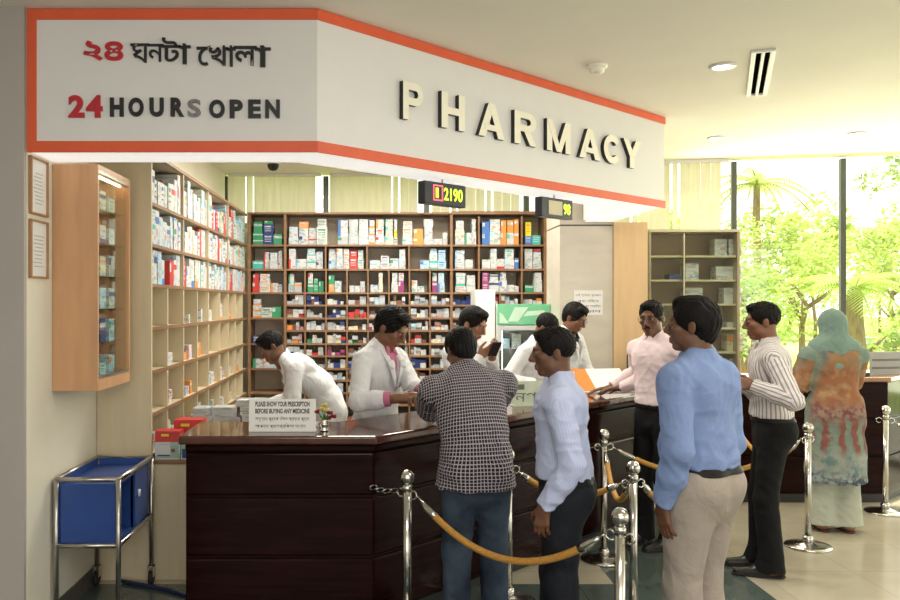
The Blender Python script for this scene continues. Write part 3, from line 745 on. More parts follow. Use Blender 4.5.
# ================================================================== MEDICINE BOXES
def box_mats(n, c): return mat('carton_' + n, c, 0.45, var=.04, scale=10)
BC = {'white': (.57, .58, .58), 'blue': (.05, .16, .48), 'red': (.55, .035, .03), 'green': (.03, .27, .12), 'teal': (.05, .45, .42), 'yellow': (.75, .62, .03),
      'orange': (.72, .27, .05), 'grey': (.42, .45, .47), 'magenta': (.30, .04, .16), 'navy': (.02, .04, .18), 'sky': (.35, .58, .75), 'cream': (.66, .60, .44), 'brown': (.18, .07, .04)}
CM = {k: box_mats(k, v) for k, v in BC.items()}
def printed(m, inks):
    """small irregular blocks of printing over a carton, different on every carton"""
    nt = m.node_tree; p = nt.nodes['Principled BSDF']; L = nt.links.new; base = p.inputs['Base Color'].links[0].from_socket
    tc = nt.nodes.new('ShaderNodeTexCoord'); oi = nt.nodes.new('ShaderNodeObjectInfo'); mp = nt.nodes.new('ShaderNodeMapping'); mp.inputs['Scale'].default_value = (3, 3, 7)
    sc = nt.nodes.new('ShaderNodeMath'); sc.operation = 'MULTIPLY'; sc.inputs[1].default_value = 60; L(oi.outputs['Random'], sc.inputs[0])
    cx = nt.nodes.new('ShaderNodeCombineXYZ'); [L(sc.outputs[0], cx.inputs[i]) for i in range(3)]
    L(tc.outputs['Object'], mp.inputs[0]); L(cx.outputs[0], mp.inputs['Location'])
    vo = nt.nodes.new('ShaderNodeTexVoronoi'); vo.distance = 'CHEBYCHEV'; vo.inputs['Scale'].default_value = 1.0; L(mp.outputs[0], vo.inputs['Vector'])
    sp = nt.nodes.new('ShaderNodeSeparateColor'); L(vo.outputs['Color'], sp.inputs[0])
    rp = nt.nodes.new('ShaderNodeValToRGB'); rp.color_ramp.interpolation = 'CONSTANT'; L(sp.outputs[0], rp.inputs[0])
    els = rp.color_ramp.elements; els[0].color = (*inks[0], 1); els[1].position = 1/len(inks); els[1].color = (*inks[1], 1)
    for i in range(2, len(inks)): e_ = els.new(i/len(inks)); e_.color = (*inks[i], 1)
    gt = nt.nodes.new('ShaderNodeMath'); gt.operation = 'GREATER_THAN'; gt.inputs[1].default_value = .60; L(sp.outputs[1], gt.inputs[0])
    mu = nt.nodes.new('ShaderNodeMath'); mu.operation = 'MULTIPLY'; mu.inputs[1].default_value = .8; L(gt.outputs[0], mu.inputs[0])
    mx = nt.nodes.new('ShaderNodeMix'); mx.data_type = 'RGBA'; L(mu.outputs[0], mx.inputs[0]); L(base, mx.inputs[6]); L(rp.outputs[0], mx.inputs[7]); L(mx.outputs[2], p.inputs['Base Color'])
for k_ in ('white', 'cream', 'sky'):
    printed(CM[k_], [(.30, .34, .40), (.45, .47, .48), (.16, .28, .50), (.50, .52, .52), (.45, .20, .18), (.40, .42, .42), (.20, .38, .28), (.5, .5, .5)])
def carton_mesh(body, band, style):
    """unit carton (x -.5...5, y 0..1 depth, z 0..1): printed front (-y) and the same print on the +x side"""
    m = MB(); v = {'plain': ([0, 1], [0, 1], []), 'stripe': ([0, 1], [0, .62, .82, 1], [(0, 1)]), 'foot': ([0, 1], [0, .25, 1], [(0, 0)]),
                   'block': ([0, .35, 1], [0, .55, .9, 1], [(0, 1)]), 'lines': ([0, .12, .8, 1], [0, .3, .36, .5, .56, .7, .84, 1], [(1, 1), (1, 3), (1, 5)]), 'side': ([0, .28, 1], [0, 1], [(0, 0)])}[style]
    us, vs, pr = v
    for i in range(len(us)-1):
        for j in range(len(vs)-1):
            m.mi = 1 if (i, j) in pr else 0
            m.quad((us[i]-.5, 0, vs[j]), (us[i+1]-.5, 0, vs[j]), (us[i+1]-.5, 0, vs[j+1]), (us[i]-.5, 0, vs[j+1]))
            m.quad((.5, us[i], vs[j]), (.5, us[i+1], vs[j]), (.5, us[i+1], vs[j+1]), (.5, us[i], vs[j+1]))
    m.mi = 0
    m.quad((-.5, 0, 0), (-.5, 0, 1), (-.5, 1, 1), (-.5, 1, 0)); m.quad((-.5, 1, 0), (-.5, 1, 1), (.5, 1, 1), (.5, 1, 0))
    m.quad((-.5, 0, 1), (.5, 0, 1), (.5, 1, 1), (-.5, 1, 1)); m.quad((-.5, 0, 0), (-.5, 1, 0), (.5, 1, 0), (.5, 0, 0))
    bmesh.ops.remove_doubles(m.bm, verts=m.bm.verts[:], dist=1e-5); bmesh.ops.recalc_face_normals(m.bm, faces=m.bm.faces[:])
    me = bpy.data.meshes.new('carton'); m.bm.to_mesh(me); m.bm.free(); me.materials.append(CM[body]); me.materials.append(CM[band])
    return me
_cm = {}
def carton(loc, rz, w, d, h, body, band, style, label, group, name='medicine_box', cat='medicine box'):
    k = (body, band, style)
    if k not in _cm: _cm[k] = carton_mesh(*k)
    o = link(bpy.data.objects.new(name, _cm[k])); o.location = loc; o.rotation_euler = (0, 0, rz); o.scale = (w, d, h)
    return tag(o, label, cat, group)
NBOX = [0]
def cn(c): return {'sky': 'cyan'}.get(c, c)
def look(rnd, pal=None):
    if pal: b = rnd.choice(pal)
    else:
        b = rnd.choices(['white', 'cream', 'sky', 'green', 'orange', 'yellow', 'blue', 'red', 'teal'], [60, 4, 3, 3, 2, 1.5, 2, 1.5, 1])[0]
    if b in ('white', 'cream', 'sky', 'grey'):
        band = rnd.choice(['blue', 'red', 'green', 'teal', 'grey', 'sky', 'grey', 'orange', 'navy', 'grey', 'sky']); st = rnd.choice(['stripe', 'foot', 'block', 'lines', 'side', 'lines'])
        lab = {'stripe': 'striped', 'foot': 'footed', 'block': 'panelled', 'lines': 'printed', 'side': 'edged'}[st]
        return b, band, st, f'{cn(b)} box {lab} in {cn(band)}'
    band = 'white' if b != 'yellow' else 'orange'
    return b, band, rnd.choice(['stripe', 'lines', 'block']), f'{cn(b)} box printed in {cn(band)}'
def fill(P, U, V, length, height, where, group, rnd, dens=1.0, wr=(.05, .10), hr=(.06, .18), stack=.35, maxd=.16, pal=None, tall=.8, back=(.012, .05)):
    """boxes standing side by side on a shelf: P left front corner, U along the shelf, V into it"""
    P = Vector(P); U = Vector(U); V = Vector(V); rz = math.atan2(U.y, U.x)
    u = .012; n = 0
    while True:
        w = rnd.uniform(*wr)
        if u + w > length-.012:
            w = length-.012-u
            if w < .04: break
        if rnd.random() < dens:
            z = 0; k = 0; lk = None
            while k < 4:
                h = min(rnd.uniform(*hr), height*tall-z)
                if h < .03: break
                if lk is None or rnd.random() < .3: lk = look(rnd, pal)
                ww = w*(1 if k == 0 else rnd.uniform(.8, 1)); d = rnd.uniform(.7, 1)*maxd; y = rnd.uniform(*back) if k == 0 else y0 + .002
                if k == 0: y0 = y
                loc = P + U*(u+w/2) + V*y + Vector((0, 0, z+.0005))
                if k == 0: n += 1
                name = ORD[min(n-1, 19)] + ' from left'
                lev = ['', ', second up', ', third up', ', fourth up'][k]
                carton(loc, rz, ww-.004, d, h, lk[0], lk[1], lk[2], f'{lk[3]}{lev}, {name}, {where}', group); NBOX[0] += 1
                z += h + .0005; k += 1
                if rnd.random() > stack: break
        u += w
RN = ['top', 'second', 'third', 'fourth', 'fifth', 'sixth']
rnd = random.Random(7)
# left rack: looking at it from the aisle, its left end is the near one; U = +y, V = -x
lb = [YN+.024, 6.10, 6.99, 7.91, 8.97]
for row in range(3):
    for b in range(4):
        y0 = lb[b]+.008; L = lb[b+1]-.01-y0
        fill((XF-.008, y0, ROWS[row+1]), (0, 1, 0), (-1, 0, 0), L, ROWS[row]-.018-ROWS[row+1], f'{RN[row]} row, {ORD[b]} bay, left rack', 'medicine boxes on the left rack', rnd,
             .99, (.07, .115) if b < 3 else (.09, .15), (.15, .24), .3, .20, ['white']*12 + ['sky', 'cream', 'red'], .93, (.001, .012))
small = [5.254, 5.65, 6.11, 6.57, 7.0, 7.49, 7.92, 8.32, 8.72, 8.98]
for row in range(3, 7):
    for b in range(8):
        if rnd.random() < .25 and row > 3: continue
        y0 = small[b]+.01; L = small[b+1]-.01-y0
        fill((XF-.02, y0+.06*rnd.random(), ROWS[row+1]), (0, 1, 0), (-1, 0, 0), L*.75, .24, f'{(RN+["seventh"])[row]} row, {ORD[b]} compartment, left rack', 'loose boxes in the left rack compartments', rnd,
             .6 if row == 3 else .5, (.09, .15), (.05, .11), .2, .12, ['white', 'white', 'white', 'white', 'sky', 'orange', 'cream'], .6, (.0, .02))
# corner bay of the back rack
X0 = XB(249)+.02; Lc = XB(285)-.02-X0
for row, pal in enumerate([['green', 'green', 'navy'], ['white', 'white', 'teal'], ['white', 'red', 'white'], ['green', 'white', 'white'], ['red', 'navy', 'white', 'sky'], ['white', 'grey']]):
    fill((X0, YB+.01, ROWS[row+1]), (1, 0, 0), (0, 1, 0), Lc, ROWS[row]-.02-ROWS[row+1], f'{RN[row]} row, corner bay, rear rack', 'medicine boxes in the corner bay', rnd, .95, (.07, .12), (.06, .12), .55, .18, pal, .85)
def bay(a, b, row, where, pal=None, dens=.97, hr=(.06, .13), stack=.68, tall=.90, wr=(.065, .12)):
    x0 = XB(a)+.012; L = XB(b)-.012-x0
    fill((x0, YB+.01, ROWS[row+1]), (1, 0, 0), (0, 1, 0), L, ROWS[row]-.02-ROWS[row+1], where, 'medicine boxes on the rear rack', rnd, dens, wr, hr, stack, .18, pal, tall)
W9 = ['white']*12 + ['sky', 'cream', 'grey']
bay(286, 330, 0, 'top row, first bay, rear rack', W9 + ['orange']*3, .95); bay(335, 400, 0, 'top row, second bay, rear rack', W9 + ['yellow', 'teal']); bay(400, 450, 0, 'top row, third bay, rear rack', W9[:8] + ['yellow', 'teal', 'teal', 'orange', 'orange', 'green'])
for i, (a, b) in enumerate(((286, 325), (326, 366), (367.5, 408), (410, 450))):
    bay(a, b, 1, f'second row, {ORD[i]} bay, rear rack', W9 + (['red'] if i == 1 else []), .97)
e = [285.5, 305, 326, 347, 368, 389, 409.5, 430, 451]
for i in range(8):
    bay(e[i], e[i+1], 2, f'third row, {ORD[i]} bay, rear rack', [W9, ['blue', 'green', 'white', 'yellow'], ['white', 'orange', 'green', 'navy'], W9, W9, ['white', 'white', 'magenta'], W9, ['white', 'sky', 'magenta', 'white']][i], .97, wr=(.05, .09))
for i, (a, b) in enumerate(((453, 479), (480, 521.5), (523, 545))):
    bay(a, b, 0, f'top row, {ORD[i+3]} bay, rear rack', [W9, ['white', 'white', 'blue', 'orange', 'orange', 'orange'], ['blue', 'teal', 'sky', 'yellow']][i], .97, (.08, .16))
    bay(a, b, 1, f'second row, {ORD[i+4]} bay, rear rack', [W9 + ['sky']*3, ['white', 'white', 'blue'] + W9[:5], ['red', 'white', 'orange', 'white']][i], .97)
    bay(a, b, 2, f'third row, {ORD[i+8]} bay, rear rack', [W9, ['white']*5 + ['magenta'], ['green', 'white', 'magenta', 'white']][i], .97)
# the small packs in the half height compartments below: too many and too small to tell apart
def small_packs():
    rnd = random.Random(3)
    m = MB(); keys = ['white', 'grey', 'cream', 'red', 'navy', 'green', 'brown', 'sky', 'magenta', 'orange']
    ecols = [285.5, 305, 326, 347, 368, 389, 409.5, 430, 451, 479, 500, 522, 545]
    for i in range(12):
        if i == 8: a0 = 453
        for r_ in range(3, 7):
            for half in (0, 1):
                z = ROWS[r_+1] if half else (ROWS[r_]+ROWS[r_+1])/2+.003
                x = XB(ecols[i])+.014; xe = XB(ecols[i+1])-.014
                tint = rnd.choice([None]*9 + ['red', 'red', 'navy', 'brown', 'magenta'])
                while x < xe-.03:
                    w = min(rnd.uniform(.03, .07), xe-x)
                    zz = z
                    for k in range(rnd.choice([1, 1, 2, 2, 3])):
                        h = rnd.uniform(.025, .06)
                        if zz+h > z+.105: break
                        c = tint if tint and rnd.random() < .6 else rnd.choices(keys, [14, 9, 4, .6, .8, .5, 2, .8, .3, .4])[0]
                        m.mi = keys.index(c); y = YB+rnd.uniform(.01, .06)
                        m.box(x, x+w-.003, y, y+.12, zz+.0005, zz+h); zz += h+.0005
                    x += w
    o = m.build('small_medicine_packs', [CM[k] for k in keys], fix=False)
    tag(o, 'rows of tiny medicine packs crowding the small lower compartments of the rear rack', 'medicine packs', kind='stuff')
small_packs()
# cartons on the low cupboard
for i, (x, y, w, d, h, lb, body, band, z) in enumerate((
        (-1.315, 5.26, .155, .12, .175, 'large white carton with red top on low cupboard, nearest the pale end panel', 'white', 'red', .7375),
        (-1.22, 5.40, .18, .14, .225, 'large red topped carton standing behind on the low cupboard', 'white', 'red', .7375),
        (-1.195, 5.26, .075, .12, .165, 'white carton with dark blue print on low cupboard beside the counter', 'white', 'navy', .7375))):
    m = MB(); m.box(-w/2, w/2, 0, d, 0, h*.62); m.mi = 1
    if band == 'red': m.box(-w/2, w/2, 0, d, h*.62, h)
    else: m.box(-w/2, w/2, 0, d, h*.62, h*.63)
    m.mi = 2
    if band == 'red':
        m.box(-w*.35, w*.4, -.001, 0, h*.52, h*.56); m.mi = 3; m.cbox((w*.22, -.0005, h*.32), (w*.16, .001, h*.12)); m.mi = 4; m.box(-w*.4, w*.1, -.001, 0, h*.12, h*.17); m.mi = 5; m.box(-w*.25, w*.05, -.001, 0, h*.82, h*.9)
    else:
        m.mi = 4; m.box(-w*.4, w*.45, -.001, 0, h*.05, h*.40); m.box(-w*.35, w*.2, -.001, 0, h*.7*.62+.05, h*.62)
    o = m.build('carton', [CM['white'], CM[band] if band == 'red' else CM['white'], CM['grey'], CM['brown'], CM['navy'], CM['yellow']])
    o.location = (x, y, z); tag(o, lb, 'carton', 'large cartons on the low cupboard')
# side table inside the pharmacy with a stack of white cartons
r = thing('side_table', 'pale wooden side table behind the counter carrying stacked white cartons', 'table', (-1.0, 6.1, 0))
MB().box(-1.36, -.62, 5.85, 6.35, .83, .855).build('tabletop', M_pale, r, world=True)
for x in (-1.34, -.64):
    for y in (5.87, 6.33): MB().box(x-.018, x+.018, y-.018, y+.018, 0, .83).build('leg', M_pale, r, world=True)
for (x, z, w, h, lb) in ((-1.24, .8155, .15, .075, 'white carton at the lower left of the stack on the side table'), (-1.24, .891, .12, .045, 'small white carton on top of the lower left one on the side table'),
                         (-1.065, .8155, .19, .06, 'white carton at the lower middle of the side table stack'), (-1.08, .876, .17, .065, 'white carton in the middle of the side table stack'),
                         (-.87, .8155, .18, .075, 'white carton at the lower right of the side table stack'), (-.88, .891, .17, .055, 'white carton second up at the right of the side table stack'), (-.90, .9465, .20, .045, 'topmost white carton at the right of the side table stack')):
    carton((x, 5.9, z+.04), 0, w, .16, h, 'white', 'grey', 'lines', lb, 'white cartons on the side table')
r = MB().lathe([(0, 0), (.045, 0), (.048, .11), (.043, .11), (.04, .01), (0, .01)], seg=20).build('brown_tub', mat('brown_plastic', (.36, .13, .05), .4))
r.location = (-.70, 5.98, .8555); tag(r, 'small orange brown tub at the right end of the side table', 'tub')
print('boxes', NBOX[0])

# ================================================================== THINGS ON THE COUNTER
def notice():
    # free standing white notice on the left part of the counter
    r = thing('notice_stand', 'white notice on the counter asking to show your prescription', 'sign', (-.52, 4.53, ZT), math.radians(0))
    w, h = .355, .172
    R = Matrix.Rotation(math.radians(-7), 3, 'X')
    MB().cbox((0, .0, h/2+.002), (w, .006, h), R).build('board', M_paper, r)
    MB().box(-w/2, w/2, -.012, .06, 0.0005, .005).build('foot', M_paper, r)
    nrm = R @ Vector((0, -1, 0)); V = R @ Vector((0, 0, 1)); O = Vector((0, 0, h/2+.002)) + nrm*.003
    fr = (tuple(O), (1, 0, 0), tuple(V))
    L = [('PLEASE SHOW YOUR PRESCRIPTION', -.145, .145, .045, .072, .035), ('BEFORE BUYING ANY MEDICINE', -.145, .145, .008, .034, .035),
         ('অনুগ্রহ পূর্বক ঔষধ ক্রয়ের পূর্বে', -.145, .145, -.034, -.006, .0), ('আপনার প্রেসক্রিপশন দেখান', -.145, .125, -.072, -.045, .0)]
    for s, a, b, c, d, bo in L: fit_text(s, 'lettering', M_ink, fr, (a, b, c, d), .0006, bo, 1, r, world=False)
notice()
def vase():
    r = thing('flower_vase', 'small silver vase of red and yellow flowers on the counter beside the notice', 'vase', (-.298, 4.55, ZT))
    MB().lathe([(0, 0), (.022, 0), (.026, .006), (.018, .014), (.026, .03), (.028, .042), (.018, .056), (.021, .064), (.017, .062), (.014, .05), (0, .05)], seg=20).build('vase', M_chrome, r)
    gr = mat('stem_green', (.06, .18, .03), .6); rd = mat('petal_dark_red', (.22, .008, .015), .6); ye = mat('petal_yellow', (.62, .50, .12), .6)
    rn = random.Random(4)
    for i, (dx, dz, m) in enumerate(((-.042, .10, rd), (.030, .095, rd), (.048, .075, rd), (.0, .135, ye), (-.012, .115, ye), (.012, .105, ye), (.02, .065, rd))):
        tip = Vector((dx, rn.uniform(-.015, .015), dz))
        MB().tube([(0, 0, .05), tuple(tip*.6 + Vector((0, 0, .03))), tuple(tip)], .0018, 6).build('stem', gr, r)
        f = MB()
        for k in range(9):
            a = k*2.4; c = tip + Vector((.009*math.cos(a), .009*math.sin(a), .004*(k % 3)))
            f.lathe([(0, -.008), (.008, -.003), (.009, .004), (0, .009)], tuple(c), 6)
        f.build('flower', m, r)
    l = MB()
    for k in range(8):
        a = k*.8; d = Vector((math.cos(a)*.045, math.sin(a)*.03, .03+.03*rn.random())); p = Vector((0, 0, .055))
        s = Vector((-d.y, d.x, 0)).normalized()*.008
        l._new([p, p+d*.5+s, p+d, p+d*.5-s], [(0, 1, 2, 3)])
    l.build('leaves', gr, r)
vase()
def on_top(s, off, z=ZT):
    d = (CC-CB).normalized(); n = Vector((-d.y, d.x)); p = CB + d*s + n*off
    return (p.x, p.y, z)
ANG = math.atan2((CC-CB).y, (CC-CB).x)
def glass_notice():
    r = thing('counter_notice', 'greenish translucent notice panel with Bengali lettering standing on the counter', 'sign', (1.06, 5.68, ZT), math.radians(8))
    m = mat('pale_green_acrylic', (.60, .66, .54), .2, var=.1, scale=14)
    w, h = .36, .165
    MB().box(-w/2, w/2, -.004, .004, .004, h).build('panel', m, r)
    MB().box(-w/2, w/2, -.03, .05, .0005, .006).build('foot', m, r)
    fr = ((0, -.004, 0), (1, 0, 0), (0, 0, 1))
    fit_text('নগদ', 'lettering', mat('grey_green_ink', (.12, .14, .11), .5), fr, (-.165, .06, .030, .092), .001, 0, 1, r, world=False)
    q = MB()
    q.box(-.16, -.10, -.0055, -.004, .11, .145)
    for i in range(4): q.box(.08, .16-.02*(i % 2), -.0055, -.004, .045+i*.022, .049+i*.022)
    q.build('printing', mat('grey_green_ink', (.12, .14, .11)), r)
glass_notice()
def folder():
    p = on_top(2.83, .28); r = thing('paper_folder', 'open white and orange folder propped on the counter beside the pink shirt man', 'folder', (p[0], p[1], ZT+.001), math.radians(12))
    R = Matrix.Rotation(math.radians(36), 3, 'X')
    MB().cbox((.06, .05, .085), (.30, .26, .005), R).build('sheet', M_paper, r)
    MB().cbox((-.15, .05, .087), (.12, .26, .006), R).build('orange_cover', mat('orange_card', (.72, .22, .03), .5), r)
    MB().cbox((-.02, .07, .075), (.10, .20, .012), R).build('backing_card', mat('orange_card', (.72, .22, .03), .5), r)
    MB().cbox((.0, .02, .005), (.44, .26, .010)).build('lower_sheet', M_paper, r)
folder()

# fridge, white cupboard, paper notice on the column
def fridge():
    x0, x1, y0, y1, H = 1.135, 1.665-.02, 8.22, 8.78, 1.70
    r = thing('drinks_fridge', 'white upright glass door fridge with green header beside the grey column', 'fridge', ((x0+x1)/2, (y0+y1)/2, 0))
    B = lambda *a: MB().box(*a); t = .035
    m = MB(); m.box(x0, x0+t, y0+.03, y1, .12, H); m.box(x1-t, x1, y0+.03, y1, .12, H); m.box(x0+t, x1-t, y1-t, y1, .12, H); m.box(x0+t, x1-t, y0+.03, y1-t, H-t, H); m.box(x0+t, x1-t, y0+.03, y1-t, .12, .2)
    m.build('body', M_white, r, world=True)
    B(x0, x1, y0+.03, y1, 0, .12).build('base', mat('fridge_grey', (.3, .31, .32)), r, world=True)
    hd = B(x0, x1, y0, y0+.03, H-.20, H).build('header', mat('fridge_green', (.16, .52, .28), .3), r, bevel=.004, world=True)
    q = MB(); fy = y0-.001; zz = H-.20
    q._new([(x0+.10, fy, zz+.03), (x0+.20, fy, zz+.03), (x0+.30, fy, zz+.17), (x0+.17, fy, zz+.17)], [(0, 1, 2, 3)])
    q._new([(x0+.02, fy, zz+.015), (x0+.11, fy, zz+.015), (x0+.05, fy, zz+.10), (x0+.02, fy, zz+.12)], [(0, 1, 2, 3)])
    q._new([(x0+.25, fy, zz+.08), (x1-.03, fy, zz+.10), (x1-.06, fy, zz+.14), (x0+.29, fy, zz+.13)], [(0, 1, 2, 3)])
    q.build('pale_emblem', mat('pale_mint', (.55, .75, .60), .4), hd, fix=False)
    d = MB(); z0, z1 = .13, H-.21; w = .045
    d.box(x0, x0+w, y0-.01, y0+.03, z0, z1); d.box(x1-w, x1, y0-.01, y0+.03, z0, z1); d.box(x0+w, x1-w, y0-.01, y0+.03, z0, z0+w); d.box(x0+w, x1-w, y0-.01, y0+.03, z1-w, z1)
    dd = d.build('door', mat('fridge_grey_frame', (.55, .58, .57), .35), r, bevel=.003, world=True)
    B(x0+w, x1-w, y0+.005, y0+.012, z0+w, z1-w).build('door_glass', M_cabglass, dd)
    MB().tube([(x0+.022, y0-.035, .8), (x0+.022, y0-.035, 1.25)], .009, 8).build('handle', M_black, dd)
    for i in range(4): B(x0+t, x1-t, y0+.05, y1-t, .45+i*.27, .456+i*.27).build('shelf', M_steel, r, world=True)
    MB().tube([(x0+t+.012, y0+.04, .3), (x0+t+.012, y0+.04, H-.26)], .008, 8).build('lamp', emit('fridge_fill', (.9, 1, .97), 9.0), r, world=True)  # unseen tube, added to brighten the fridge interior
    rn = random.Random(5); k = 0
    for i in range(1, 4):
        for j in range(4):
            carton((x0+.085+j*.115, y0+.09, .4565+i*.27), 0, .09, .14, rn.uniform(.06, .15), rn.choice(['white', 'sky', 'teal', 'white']), 'grey', 'lines', f'cold medicine box, {ORD[j]} from left on {["", "lower", "middle", "upper"][i]} shelf inside the fridge', 'medicine boxes in the fridge')
fridge()
r = thing('white_cupboard', 'tall narrow white cupboard between the rear rack and the fridge', 'cupboard', (1.03, 8.55, 0))
MB().box(.935, 1.128, 8.32, 8.78, .0, 1.84).build('body', M_white, r, bevel=.006, world=True)
d = MB().box(.94, 1.123, 8.30, 8.318, .08, 1.83).build('door', M_white, r, bevel=.004, world=True)
MB().tube([(1.10, 8.285, .95), (1.10, 8.285, 1.1)], .006, 8).build('handle', M_steel, d)
def column_paper():
    r = thing('paper_notice', 'white paper notice with four printed lines taped to the grey column', 'notice', (1.91, 7.797, 1.60))
    w, h = .265, .225
    MB().box(-w/2, w/2, -.002, .001, 0, h).build('sheet', M_paper, r)
    fr = ((0, -.002, 0), (1, 0, 0), (0, 0, 1))
    for i, s in enumerate(('এই স্থানে ধূমপান', 'করা নিষেধ', 'দয়া করে সারিতে', 'দাড়ান')):
        fit_text(s, 'lettering', M_ink if i > 1 else mat('grey_ink', (.12, .12, .14)), fr, (-.115+.02*(i == 1), .115-.02*(i == 1), h-.06-i*.05, h-.03-i*.05), .0005, 0, 1, r, world=False)
column_paper()
r = thing('card_holder', 'small dark framed card standing by the veneered panel behind the pink shirt man', 'card holder', (2.26, 7.6, 0))
MB().tube([(0, 0, 0.001), (0, 0, 1.02)], .012, 10).lathe([(0, 0), (.12, 0), (.12, .012), (0, .02)], seg=24).build('stand', M_steel, r)
MB().box(-.055, .055, -.008, .008, 1.02, 1.25).build('frame', M_black, r, bevel=.01)
MB().box(-.045, .045, -.0095, -.008, 1.03, 1.24).build('card', mat('pale_card', (.5, .52, .55)), r)

# glass display cabinet in front of the window
def display_cabinet():
    x0, x1, y0, y1, H = 2.56, 3.42, 8.08, 8.44, 2.385
    r = thing('display_cabinet', 'tall glass fronted display cabinet between the veneered panel and the window', 'cabinet', ((x0+x1)/2, y0, 0))
    mg = mat('olive_laminate', (.33, .28, .18), .4, var=.08, scale=4); mb = mat('cabinet_back', (.34, .235, .16), .5)
    B = lambda *a: MB().box(*a)
    B(x0, x0+.018, y0, y1, 0, H).build('side_panel', mg, r, world=True); B(x1-.022, x1, y0, y1, 0, H).build('side_panel', mg, r, world=True)
    B(x0, x1, y0-.005, y1, H, H+.025).build('top_panel', mat('pale_edge', (.55, .50, .33)), r, world=True)
    B(x0+.018, x1-.022, y1-.01, y1, 0, H).build('back_panel', mb, r, world=True)
    zs = [1.7-(p-304)*8.1/850 for p in (255.4, 279.5, 303.6, 327.6, 351.7, 376, 400)]
    for z in zs: B(x0+.018, x1-.022, y0+.035, y1-.01, z-.018, z).build('shelf', mat('pale_edge', (.55, .50, .33)), r, world=True)
    xm = x0+.315
    B(x0+.018, xm+.02, y0+.004, y0+.009, .02, H-.01).build('glass_door', M_cabglass, r, world=True)
    B(xm-.02, x1-.022, y0+.018, y0+.023, .02, H-.01).build('glass_door', M_cabglass, r, world=True)
    B(xm+.012, xm+.024, y0+.002, y0+.012, .02, H-.01).build('door_edge', mat('pale_edge', (.55, .50, .33)), r, world=True)
    MB().tube([(xm+.03, y0+.014, 1.30), (xm+.03, y0-.012, 1.30)], .012, 10).build('lock', M_steel, r, world=True)
    K = 8.3/850
    def it(px0, px1, py0, row, lb, b='white', band='grey', st='lines'):
        xa, xb = (px0-380)*K, (px1-380)*K; z = zs[row]+.0005; h = max(.03, (1.7-(py0-304)*K) - z)
        carton(((xa+xb)/2, y0+.10, z), 0, xb-xa, .14, h, b, band, st, lb + ' in the glass display cabinet', 'boxes in the display cabinet', 'packet', 'packet')
    it(710, 722, 240, 0, 'white packet, left of a pair on the top shelf'); it(724, 736, 240, 0, 'white packet, right of a pair on the top shelf')
    it(681, 694, 264, 1, 'square white packet on the second shelf near the door edge'); it(711, 736, 267, 1, 'wide pale packet on the second shelf', 'white', 'grey', 'stripe'); it(665, 677, 275, 1, 'flat dark packet on the second shelf', 'navy', 'grey', 'plain')
    it(681, 698, 288, 2, 'white packet on the third shelf near the door edge'); it(719, 736, 288, 2, 'pale square packet at the right of the third shelf', 'white', 'grey', 'block')
    it(722, 736, 322, 3, 'flat white packet on the fourth shelf'); it(722, 738, 333, 4, 'red and white packet on the fifth shelf', 'cream', 'orange', 'block'); it(714, 737, 348.5, 4+0, 'thin') if False else None
    it(724, 736, 358, 5, 'grey packet on the sixth shelf', 'grey', 'white', 'lines')
display_cabinet()

# things on the far counter
r = thing('counter_sign', 'grey sign board with two printed lines on the far counter at the right edge', 'sign', (4.46, 7.55, 1.0755), math.radians(12))
MB().box(-.13, .2, -.005, .005, 0, .20).build('board', mat('grey_sign', (.33, .33, .32)), r, bevel=.003)
MB().box(-.13, .2, -.03, .04, 0, .006).build('foot', mat('grey_sign', (.33, .33, .32)), r)
q = MB()
for z in (.05, .06, .12, .13): q.box(-.11, .18, -.0065, -.005, z, z+.005)
q.build('printing', M_ink, r)
r = thing('document_tray', 'flat dark tray lying on the far counter beside the woman in the headscarf', 'tray', (4.08, 7.45, 1.0755))
MB().box(-.15, .15, -.11, .11, 0, .012).box(-.15, .15, -.11, -.10, .012, .03).box(-.15, .15, .10, .11, .012, .03).box(-.15, -.14, -.10, .10, .012, .03).box(.14, .15, -.10, .10, .012, .03).build('tray', M_black, r)

# a few cartons and bottles behind the wall cabinet's glass
rnd = random.Random(12)
for i in range(6):
    zz = 1.237+.06+i*.185+.0065 if i else 1.237+.0605
    for j in range(3):
        b_, bd_, st_, _l = look(rnd, ['white', 'white', 'sky', 'cream', 'navy'])
        carton((-1.565, 4.64+j*.16, zz), PI/2, .10, .12, rnd.uniform(.07, .13), b_, bd_, st_, f'{cn(b_)} box in wall cabinet, {ORD[j]} from the front on the {ORD[i]} shelf from the bottom', 'boxes in the wall cabinet', 'cabinet_box', 'box')

# ================================================================== PEOPLE
# signed distance fields on a grid, meshed by surface nets: one continuous skin per body or garment
def V3(*a): return np.array(a, float)
def unit(v): v = np.asarray(v, float); return v/max(1e-9, np.linalg.norm(v))
def rotx(a): c, s = math.cos(a), math.sin(a); return np.array([[1, 0, 0], [0, c, -s], [0, s, c]])
def roty(a): c, s = math.cos(a), math.sin(a); return np.array([[c, 0, s], [0, 1, 0], [-s, 0, c]])
def rotz(a): c, s = math.cos(a), math.sin(a); return np.array([[c, -s, 0], [s, c, 0], [0, 0, 1]])

